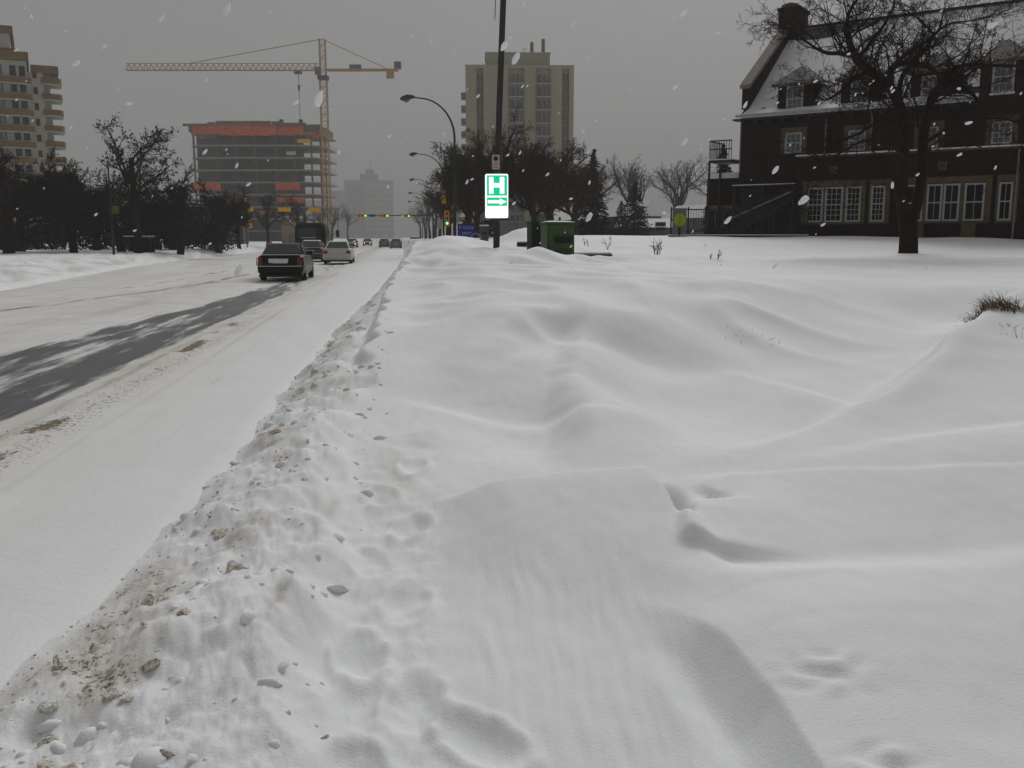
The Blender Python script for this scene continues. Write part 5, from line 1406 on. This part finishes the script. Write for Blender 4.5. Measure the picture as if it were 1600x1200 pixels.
# ------------------------------------------------------------------ vehicles (front is +y, origin on the ground amidships)
def loft(sections, name, mat, parent, smooth=40):
    """sections: list of (y, [(halfwidth, z), ...] from bottom to top); mirrored and closed"""
    m = MB(); n = None
    V = []; F = []
    for y, prof in sections:
        ring = [(w, y, z) for w, z in prof] + [(-w, y, z) for w, z in reversed(prof)]
        n = len(ring); V += ring
    for i in range(len(sections) - 1):
        for j in range(n):
            j2 = (j + 1) % n; F.append((i*n + j, i*n + j2, (i+1)*n + j2, (i+1)*n + j))
    F.append(tuple(range(n))); F.append(tuple(range((len(sections)-1)*n, len(sections)*n)))
    return m.add(V, F).build(name, mat, parent, smooth=smooth)
def wheel(parent, x, y, r=.32, w=.22):
    s = 1 if x > 0 else -1
    t = MB().tube([(x - s*w, y, r), (x - s*w*.95, y, r), (x - s*.02, y, r), (x, y, r)], [r*.86, r, r, r*.86], 20).build('wheel', RUBBER, parent, smooth=50)
    MB().tube([(x - s*.03, y, r), (x + s*.012, y, r)], [r*.62, r*.58], 16).build('rim', CHROME, t, smooth=50)
def strip(pts, name, mat, parent, off=.0, th=.012):
    m = MB(); c = [Vector(p) for p in pts]; nrm = (c[1] - c[0]).cross(c[2] - c[0]).normalized()
    n = len(c); return m.add([p + nrm * th for p in c] + [p - nrm * th for p in c], [tuple(range(n)), tuple(range(2*n - 1, n - 1, -1))] + [(i, n + i, n + (i+1) % n, (i+1) % n) for i in range(n)]).build(name, mat, parent)
def sedan(loc, rz, label, paint, L=4.9, W=1.84, H=1.46, deck=.98, snow=False, lights=None, group=None, detail=True, style='sedan', head=False):
    t = root('car', loc, rz, label, 'car', group)
    h = L/2; w = W/2
    def sec(y, ws, zb, zt, wt=.86): return (y, [(w*ws*.86, zb), (w*ws*.97, zb + .10), (w*ws, .52), (w*ws*.985, .70), (w*ws*.95, zt - .07), (w*ws*wt, zt)])
    body = loft([sec(-h, .90, .42, deck - .14, .84), sec(-h + .06, .955, .27, deck - .03), sec(-h + .30, .985, .22, deck), sec(-h + .95, 1.0, .21, deck + .01), sec(-.6, 1.0, .21, deck - .01), sec(.6, 1.0, .21, deck - .03), sec(h - 1.3, .99, .21, deck - .05), sec(h - .4, .95, .22, deck - .18), sec(h - .05, .88, .27, deck - .30), sec(h, .80, .36, deck - .36, .8)], 'body', paint, t)
    y0, y1, y2, y3 = (-h + .62, -h + 1.30, .35, 1.15) if style == 'sedan' else (-h + .25, -h + .85, .35, 1.2)
    zb = deck - .06; wb = w * .89; wt_ = w * .68
    cab = loft([(y0, [(wb*.97, zb), (wb*.95, zb + .06)]), (y1, [(wb, zb), (wt_, H - .03)]), (y1 + .3, [(wb, zb), (wt_, H)]), (y2 - .2, [(wb, zb), (wt_, H)]), (y2, [(wb, zb), (wt_*.98, H - .04)]), (y3, [(wb*.98, zb - .03), (wb*.96, zb + .02)])], 'cabin', paint, t)
    # glazing laid just outside the cabin shell
    def rg(f0, f1, ins):
        a = Vector((0, y0, zb + .06)); b = Vector((0, y1, H - .03)); p = a.lerp(b, f0); q = a.lerp(b, f1)
        w0 = (wb*.95 + (wt_ - wb*.95) * f0) - ins; w1 = (wb*.95 + (wt_ - wb*.95) * f1) - ins; o = Vector((0, -.012, .012))
        return [(-w0, p.y + o.y, p.z + o.z), (w0, p.y + o.y, p.z + o.z), (w1, q.y + o.y, q.z + o.z), (-w1, q.y + o.y, q.z + o.z)]
    strip(rg(.06, .92, .07), 'rear_window', CARGLASS, cab)
    a = Vector((0, y3, zb + .02)); b = Vector((0, y2, H - .04))
    p = a.lerp(b, .06); q = a.lerp(b, .92); strip([(-wb*.88, p.y + .012, p.z + .012), (wb*.88, p.y + .012, p.z + .012), (wt_*.9, q.y + .012, q.z + .012), (-wt_*.9, q.y + .012, q.z + .012)], 'windscreen', CARGLASS, cab)
    for s in (-1, 1):
        def sp(y, f):
            ww = wb + (wt_ - wb) * f + .012; return (s * ww, y, zb + (H - zb) * f)
        strip([sp(y1 - .10, .18), sp(-.22, .15), sp(-.22, .88), sp(y1 + .12, .88)], 'side_window', CARGLASS, cab)
        strip([sp(-.14, .15), sp(y3 - .35, .15), sp(y2 - .05, .86), sp(-.14, .88)], 'side_window', CARGLASS, cab)
        MB().box(s*(w*.96) - .09, s*(w*.96) + .09, .72, .84, deck - .03, deck + .12).build('mirror', paint, t)
        # lamps
        if lights == 'tall':
            strip([(s*w*.93, -h - .012, .62), (s*w*.72, -h - .035, .62), (s*w*.74, -h - .012, deck - .08), (s*w*.90, -h - .0, deck - .10)], 'tail_lamp', TAIL, t, th=.02)
            strip([(s*w*.985, -h + .04, .62), (s*w*.995, -h + .16, .64), (s*w*.965, -h + .16, deck - .08), (s*w*.95, -h + .04, deck - .10)], 'tail_lamp', TAIL, t, th=.015)
        else:
            strip([(s*w*.92, -h + .0, .66), (s*w*.60, -h - .03, .72), (s*w*.66, -h - .01, deck - .14), (s*w*.90, -h + .03, deck - .12)], 'tail_lamp', TAIL, t, th=.02)
        for yy in (-h + 1.05, h - .95): wheel(t, s * w * .985, yy)
        if head: 
            P = [(s*w*.62 + .09 * math.cos(.5236*i), .62 + .07 * math.sin(.5236*i)) for i in range(12)]
            MB().prism(P, 'y', h + .0, h + .03).build('headlamp', HEADLAMP, t)
    MB().box(-w*.88, w*.88, -h - .06, -h + .1, .40, .58).build('bumper', paint, t)
    MB().box(-.27, .27, -h - .045, -h - .02, .70, .82).build('number_plate', PLATE, t)
    MB().box(-w*.9, w*.9, -h + .02, -h + .3, .17, .26).build('valance', BLACK, t)
    if snow or detail:
        m = MB()
        m.box(-w*.9, w*.9, -h - .075, -h + .02, .583, .605); m.build('bumper_snow', SNOWROOF, t)
        MB().box(-w*.78, w*.78, -h + .06, -h + .28, deck + .004, deck + .022).build('boot_snow', SNOWROOF, t)
    if snow:
        loft([(y1 - .02, [(wt_*.86, H - .02), (wt_*.8, H + .02)]), (y1 + .3, [(wt_*.97, H - .01), (wt_*.9, H + .06)]), (y2 - .25, [(wt_*.97, H - .01), (wt_*.9, H + .06)]), (y2, [(wt_*.9, H - .05), (wt_*.8, H - .01)])], 'roof_snow', SNOWROOF, t)
    return t
b = sedan((-4.66, 39.55, 0), R(0), 'black sedan with tall red tail lamps driving away on the avenue', CAR_BLACK, 4.9, 1.84, 1.47, 1.02, lights='tall')
strip([(-.42, -2.50, .72), (.30, -2.50, .72), (.32, -2.48, .88), (-.44, -2.48, .88)], 'snowy_boot_panel', SNOWROOF, b)
MB().tube([(.0, -1.0, 1.47), (0, -1.08, 1.58)], .012, 5).build('antenna', BLACK, b)
sedan((-4.02, 62.8, 0), R(0), 'white coupe with red tail lamps ahead of the black sedan', CAR_WHITE, 4.75, 1.86, 1.42, 1.0, snow=True)
sedan((-6.25, 68.5, 0), R(0), 'snow-topped charcoal car hidden between sedan and white coupe', CAR_DARK, 4.8, 1.82, 1.46, 1.0, snow=True)
GF = 'hazy cars far ahead on the avenue'
for i, (x, y, p) in enumerate(((-.6, 142, CAR_GREY), (-2.6, 158, CAR_DARK), (2.1, 132, CAR_GREY))):
    sedan((x, y, 0), 0, ('grey hazy car driving away in the far kerb lane', 'dark hazy car farthest ahead in the middle lane', 'boxy hazy car close to the far right bank')[i], p, 4.6, 1.82, 1.5 if i < 2 else 1.75, 1.0, snow=True, group=GF, style='sedan' if i < 2 else 'van')
for i, (x, y, lab) in enumerate(((-8.0, 160, 'oncoming car with lit headlamps right of the white coupe'), (-6.7, 196, 'oncoming car with two dim headlamps further up the avenue'), (-3.9, 230, 'oncoming car, the farthest pair of headlamps in the haze'))):
    sedan((x, y, 0), R(180), lab, CAR_DARK, 4.6, 1.82, 1.5, 1.0, snow=True, group='oncoming cars with headlamps', head=True)

def build_truck():
    t = root('truck', (-7.15, 79.5, 0), 0, 'tall black truck with wing mirror ahead of the cars', 'truck')
    w = 1.22
    bx = loft([(-3.0, [(w*.96, .75), (w, .9), (w, 2.0), (w*.93, 2.55), (w*.8, 2.78)]), (-2.9, [(w, .7), (w*1.01, .9), (w*1.01, 2.0), (w*.95, 2.62), (w*.84, 2.86)]), (1.2, [(w, .7), (w*1.01, .9), (w*1.01, 2.0), (w*.95, 2.62), (w*.84, 2.86)])], 'box_body', CAR_BLACK, t, smooth=30)
    loft([(1.25, [(w*.95, .6), (w*.97, 1.6), (w*.85, 2.5)]), (2.3, [(w*.95, .6), (w*.97, 1.6), (w*.83, 2.45)]), (2.9, [(w*.93, .6), (w*.95, 1.45), (w*.90, 1.5)]), (3.7, [(w*.85, .6), (w*.88, 1.25), (w*.8, 1.3)])], 'cab', CAR_BLACK, t, smooth=30)
    strip([(-w*.82, -3.02, 1.75), (w*.4, -3.02, 1.75), (w*.38, -2.99, 2.45), (-w*.76, -2.99, 2.45)], 'rear_window', CARGLASS, t)
    MB().box(-.75, .45, -3.06, -3.015, 1.66, 1.70).build('white_trim', SNOWROOF, t)
    MB().box(-.6, -.15, -3.05, -3.02, 1.1, 1.24).build('number_plate', M('dull_plate', (.12, .12, .13), .2, 5), t)
    for s in (-1, 1): MB().box(s*w*.86 - .09, s*w*.86 + .09, -3.04, -2.99, 1.0, 1.35).build('tail_lamp', TAIL, t)
    MB().box(w*.45, w*.80, -3.045, -3.012, .95, 1.22).build('hazard_plate', M('dull_orange', (.22, .04, .015), .2, 5), t)
    MB().bar((w, 2.0, 1.7), (w + .62, 1.9, 2.2), .05).build('mirror_arm', BLACK, t)
    MB().box(w + .50, w + .76, 1.85, 1.95, 1.72, 2.32).build('mirror', BLACK, t)
    MB().tube([(w + .66, 1.9, 2.3), (w + .70, 1.9, 3.7)], .022, 5).build('antenna', BLACK, t)
    MB().box(-w*.95, w*.95, -3.1, -2.9, .5, .68).build('bumper', BLACK, t)
    for s in (-1, 1):
        for y in (-1.9, 2.6): wheel(t, s * w * .98, y, .42, .3)
build_truck()

# ------------------------------------------------------------------ dead grass and twigs sticking out of the drifts
def grass_tuft(x, y, n, spread, h, label, lean=.5, seed=1, mat=GRASS_DRY, r=.003):
    rnd = random.Random(seed); t = root('grass_tuft', (x, y, gz(x, y)), 0, label, 'grass'); m = MB()
    A = [(rnd.uniform(0, 6.28), spread * math.sqrt(rnd.random())) for i in range(n)]
    PX = np.array([math.cos(a) * q for a, q in A]); PY = np.array([math.sin(a) * q * .7 for a, q in A]); PZ = ground_h(x + PX, y + PY) - gz(x, y) - .03
    for i in range(n):
        px, py, pz = float(PX[i]), float(PY[i]), float(PZ[i]); L = h * rnd.uniform(.35, 1.1); d = Vector((rnd.gauss(-lean * .3, lean), rnd.gauss(0, lean), 1)).normalized()
        p0 = Vector((px, py, pz)); p1 = p0 + d * L * .55; d2 = (d + Vector((rnd.gauss(-.3, .4), rnd.gauss(0, .4), -.35))).normalized(); p2 = p1 + d2 * L * .45
        m.tube([p0, p1, p2], [r, r * .8, r * .35], 3, cap=False)
    tag(m.build('blades', mat, t, fix=False), kind='stuff')
    return t
grass_tuft(6.55, 9.55, 420, .32, .20, 'brown dead grass tuft on the drift crest', seed=3)
grass_tuft(7.8, 10.2, 130, .35, .16, 'thin dead grass on the drift near the picture edge', seed=4)
grass_tuft(6.4, 8.7, 60, .4, .10, 'sparse grass tips low on the drift at picture edge', seed=5)
grass_tuft(4.6, 11.7, 40, .5, .08, 'sparse grass tips in the middle of the bowl rim', seed=6)
def shrub(x, y, h, n, label, seed):
    rnd = random.Random(seed); t = root('dead_shrub', (x, y, gz(x, y) - .05), 0, label, 'shrub'); out = []
    P = P_(segs=[4, 3, 2, 2, 2], kids=[4, 3, 0, 0, 0], max=2, rmin=.006, up=[.08, .06, .05, 0, 0], lr=[.5, .5, .5, .5, .5])
    for i in range(n): grow(Vector((rnd.gauss(0, .08), rnd.gauss(0, .05), 0)), Vector((rnd.gauss(0, .35), rnd.gauss(0, .25), 1)).normalized(), h * rnd.uniform(.6, 1), .013, 0, out, P, rnd)
    m = MB()
    for pts, rad, l in out: m.tube(pts, rad, 4, cap=False)
    tag(m.build('twigs', BARK_BROWN, t, fix=False), kind='stuff')
shrub(8.0, 28.5, .62, 6, 'bare shrub twigs poking from the drift right of the table', 1)
shrub(8.4, 24.6, .28, 3, 'tiny pair of twigs left of the lawn', 2)
shrub(7.0, 31.0, .5, 2, 'thin dead stalks beyond the bare shrub', 3)
shrub(6.3, 31.5, .4, 2, 'single dead stalk close to the green box', 4)

# ------------------------------------------------------------------ frozen lumps thrown up by the plough
def lump_mesh(seed, sub=2):
    rnd = np.random.default_rng(seed); bm = bmesh.new(); bmesh.ops.create_icosphere(bm, subdivisions=sub, radius=1)
    k = [Vector(rnd.normal(size=3)).normalized() for _ in range(6)]; dd = rnd.uniform(.45, .85, 6)
    for v in bm.verts:
        for n, d in zip(k, dd):
            o = v.co.dot(n) - d
            if o > 0: v.co -= n * o * .85
        v.co *= 1 + .14 * rnd.normal()
    me = bpy.data.meshes.new('snow_lump'); bm.to_mesh(me); bm.free(); return me
LM = [lump_mesh(s) for s in range(5)]
for m_ in (LUMP_DIRTY, LUMP_DARK):
    r_ = [n for n in m_.node_tree.nodes if n.type == 'VALTORGB'][0]; r_.color_ramp.elements[0].position = .38; r_.color_ramp.elements[1].position = .56
    nn_ = [n for n in m_.node_tree.nodes if n.type == 'TEX_NOISE']
for m_ in LM[:3]: m_.materials.append(LUMP_DIRTY)
for m_ in LM[3:]: m_.materials.append(LUMP_DARK)
rl = random.Random(5)
spots = [(-.95, 4.75, .055), (-.99, 4.85, .04), (-.90, 4.80, .03), (-1.07, 5.1, .03), (-.76, 4.12, .06), (-1.05, 3.75, .04), (-1.13, 3.73, .025), (-1.28, 3.4, .05), (-.99, 3.06, .045), (-.93, 3.02, .03), (-1.0, 2.63, .085), (-.9, 3.2, .035), (-1.2, 3.05, .04), (-.82, 2.45, .03), (-1.02, 13.9, .10), (-1.0, 13.5, .07), (-.95, 14.4, .08), (-.27, 2.73, .022), (-1.1, 2.75, .035), (-1.15, 2.9, .03), (-.7, 2.6, .03), (-1.0, 7.2, .05), (-1.03, 7.9, .045), (-1.0, 9.4, .06), (-.95, 10.2, .05), (-.98, 11.6, .06), (-.6, 5.6, .03), (-.55, 6.4, .03), (-.85, 3.5, .03), (-1.1, 3.25, .022)]
for i, (x, y, s) in enumerate(spots):
    o = bpy.data.objects.new('snow_lump', LM[rl.randrange(5)]); COL.objects.link(o)
    o.location = (x, y, gz(x, y) - s * .12); o.rotation_euler = (rl.gauss(0, .4), rl.gauss(0, .4), rl.uniform(0, 6)); o.scale = (s * rl.uniform(.8, 1.5), s * rl.uniform(.8, 1.2), s * rl.uniform(.4, .75))
    tag(o, 'dirty frozen snow lump lying on the ploughed bank', 'snow lump', 'dirty lumps on the ploughed bank')
def crumbs():
    m = MB(); rnd = random.Random(9)
    XY = []
    for i in range(900):
        y = 2.3 + 14 * rnd.random()**1.8; bl = float(bank_left(y)); x = bl + abs(rnd.gauss(.15, .22)) if rnd.random() < .75 else rnd.gauss(-3.25, .12)
        if x < -2 and (y < 6): y += 5
        XY.append((x, y, x > bl))
    X_ = np.array([q[0] for q in XY]); Y_ = np.array([q[1] for q in XY]); Z_ = np.where([q[2] for q in XY], ground_h(X_, Y_), road_z(X_, Y_))
    for (x, y, _), z in zip(XY, Z_):
        z = float(z); s = rnd.uniform(.004, .013)
        p = Vector((x, y, z + s * .3)); a = [p + Vector((rnd.gauss(0, 1), rnd.gauss(0, 1), rnd.gauss(0, .7))).normalized() * s * rnd.uniform(.7, 1.4) for _ in range(4)]
        m.add(a, [(0, 1, 2), (0, 3, 1), (1, 3, 2), (2, 3, 0)])
    o = m.build('grit', LUMP_DARK, None, fix=True); tag(o, 'brown grit and crumbs strewn along the bank and road edge', 'grit', kind='stuff')
crumbs()
def clods():
    rnd = random.Random(19); V0 = []
    bm = bmesh.new(); bmesh.ops.create_icosphere(bm, subdivisions=2, radius=1); bm.verts.index_update()
    base = [v.co.copy() for v in bm.verts]; F0 = [tuple(v.index for v in f.verts) for f in bm.faces]; bm.free()
    XY = []
    for i in range(480):
        y = 2.2 + 22 * rnd.random()**2.0; bl = float(bank_left(y)); w = max(1.0, -.34 - bl)
        q = rnd.random(); tb = rnd.betavariate(1.3, 1.8) if q < .9 else rnd.gauss(1.0, .06)
        XY.append((bl + .06 + tb * w, y))
    Z = ground_h(np.array([q[0] for q in XY]), np.array([q[1] for q in XY])); m = MB()
    for (x, y), z in zip(XY, Z):
        s = min(.06, .008 + rnd.expovariate(1 / .010)) * (1 + .03 * y); p = Vector((x, y, float(z) - s * .22))
        rot = Matrix.Rotation(rnd.uniform(0, 6.28), 3, 'Z') @ Matrix.Rotation(rnd.gauss(0, .6), 3, 'X'); sc = Vector((rnd.uniform(.8, 1.6), rnd.uniform(.7, 1.2), rnd.uniform(.4, .8)))
        m.add([p + rot @ Vector((v.x * sc.x, v.y * sc.y, v.z * sc.z)) * s * rnd.uniform(.84, 1.12) for v in base], F0)
    o = m.build('snow_clods', SNOW, None, smooth=50, fix=False)
    at_ = o.data.attributes.new('dirt', 'FLOAT', 'POINT')
    cx = np.array([v[0] for v in m.v]); cy_ = np.array([v[1] for v in m.v]); at_.data.foreach_set('value', np.clip(dirt_amt(cx, cy_) * 1.1, 0, 1).astype(np.float32))
    tag(o, 'broken snow clods strewn over the ploughed bank', 'snow', kind='stuff')
clods()

# ------------------------------------------------------------------ falling snowflakes close to the lens
def flake_mesh(seed):
    rnd = np.random.default_rng(seed); bm = bmesh.new()
    bmesh.ops.create_icosphere(bm, subdivisions=2, radius=.6)
    k = rnd.normal(size=(3, 3))
    for v in bm.verts:
        q = 1 + .16 * math.sin(3 * v.co.dot(Vector(k[0]))) + .12 * math.sin(5 * v.co.dot(Vector(k[1])))
        v.co = Vector((v.co.x, v.co.y, v.co.z * 1.9)) * q
    for f in bm.faces: f.smooth = True
    me = bpy.data.meshes.new('snowflake'); bm.to_mesh(me); bm.free(); me.materials.append(FLAKE); return me
t_ = FLAKE.node_tree; b_ = t_.nodes['Principled BSDF']
tl_ = t_.nodes.new('ShaderNodeBsdfTranslucent'); tl_.inputs['Color'].default_value = (.97, .97, .98, 1)
ms_ = t_.nodes.new('ShaderNodeMixShader'); ms_.inputs[0].default_value = .5
t_.links.new(b_.outputs[0], ms_.inputs[1]); t_.links.new(tl_.outputs[0], ms_.inputs[2]); t_.links.new(ms_.outputs[0], t_.nodes['Material Output'].inputs['Surface'])
FM = [flake_mesh(s) for s in range(4)]
fr = random.Random(12)
cmat = Matrix.Rotation(R(-6.83), 4, 'Z')
for i in range(190):
    d = fr.uniform(1.1, 7.5) if i > 6 else fr.uniform(.9, 1.2)
    px = fr.uniform(-.54, .54) * d; pz = 1.7 + d * fr.uniform(-.035, .25)
    p = cmat @ Vector((px, d, pz))
    if p.z < .55: p.z = .6 + fr.random() * .6
    o = bpy.data.objects.new('snowflake', FM[fr.randrange(4)]); COL.objects.link(o)
    s = (.0022 + .0042 * fr.random()**2.2) * (.7 + .34 * d ** .7); o.location = p; o.scale = (s, s, s * 1.25); o.rotation_euler = (fr.gauss(0, .5), R(45) + fr.gauss(0, .35), fr.gauss(0, .4))
    tag(o, 'white snowflake falling through the air', 'snowflake', 'falling snowflakes')

# ------------------------------------------------------------------ snowy air
def build_haze():
    m = bpy.data.materials.new('snowy_air'); m.use_nodes = True; t = m.node_tree; t.nodes.clear()
    v = t.nodes.new('ShaderNodeVolumePrincipled'); o = t.nodes.new('ShaderNodeOutputMaterial')
    v.inputs['Color'].default_value = (.94, .935, .93, 1); v.inputs['Density'].default_value = .00105; v.inputs['Anisotropy'].default_value = 0
    t.links.new(v.outputs[0], o.inputs['Volume'])
    b = MB().box(-1500, 1500, -300, 2600, -1.3, 116).build('haze', m)
    tag(b, 'thin blowing snow in the air', kind='stuff')
build_haze()
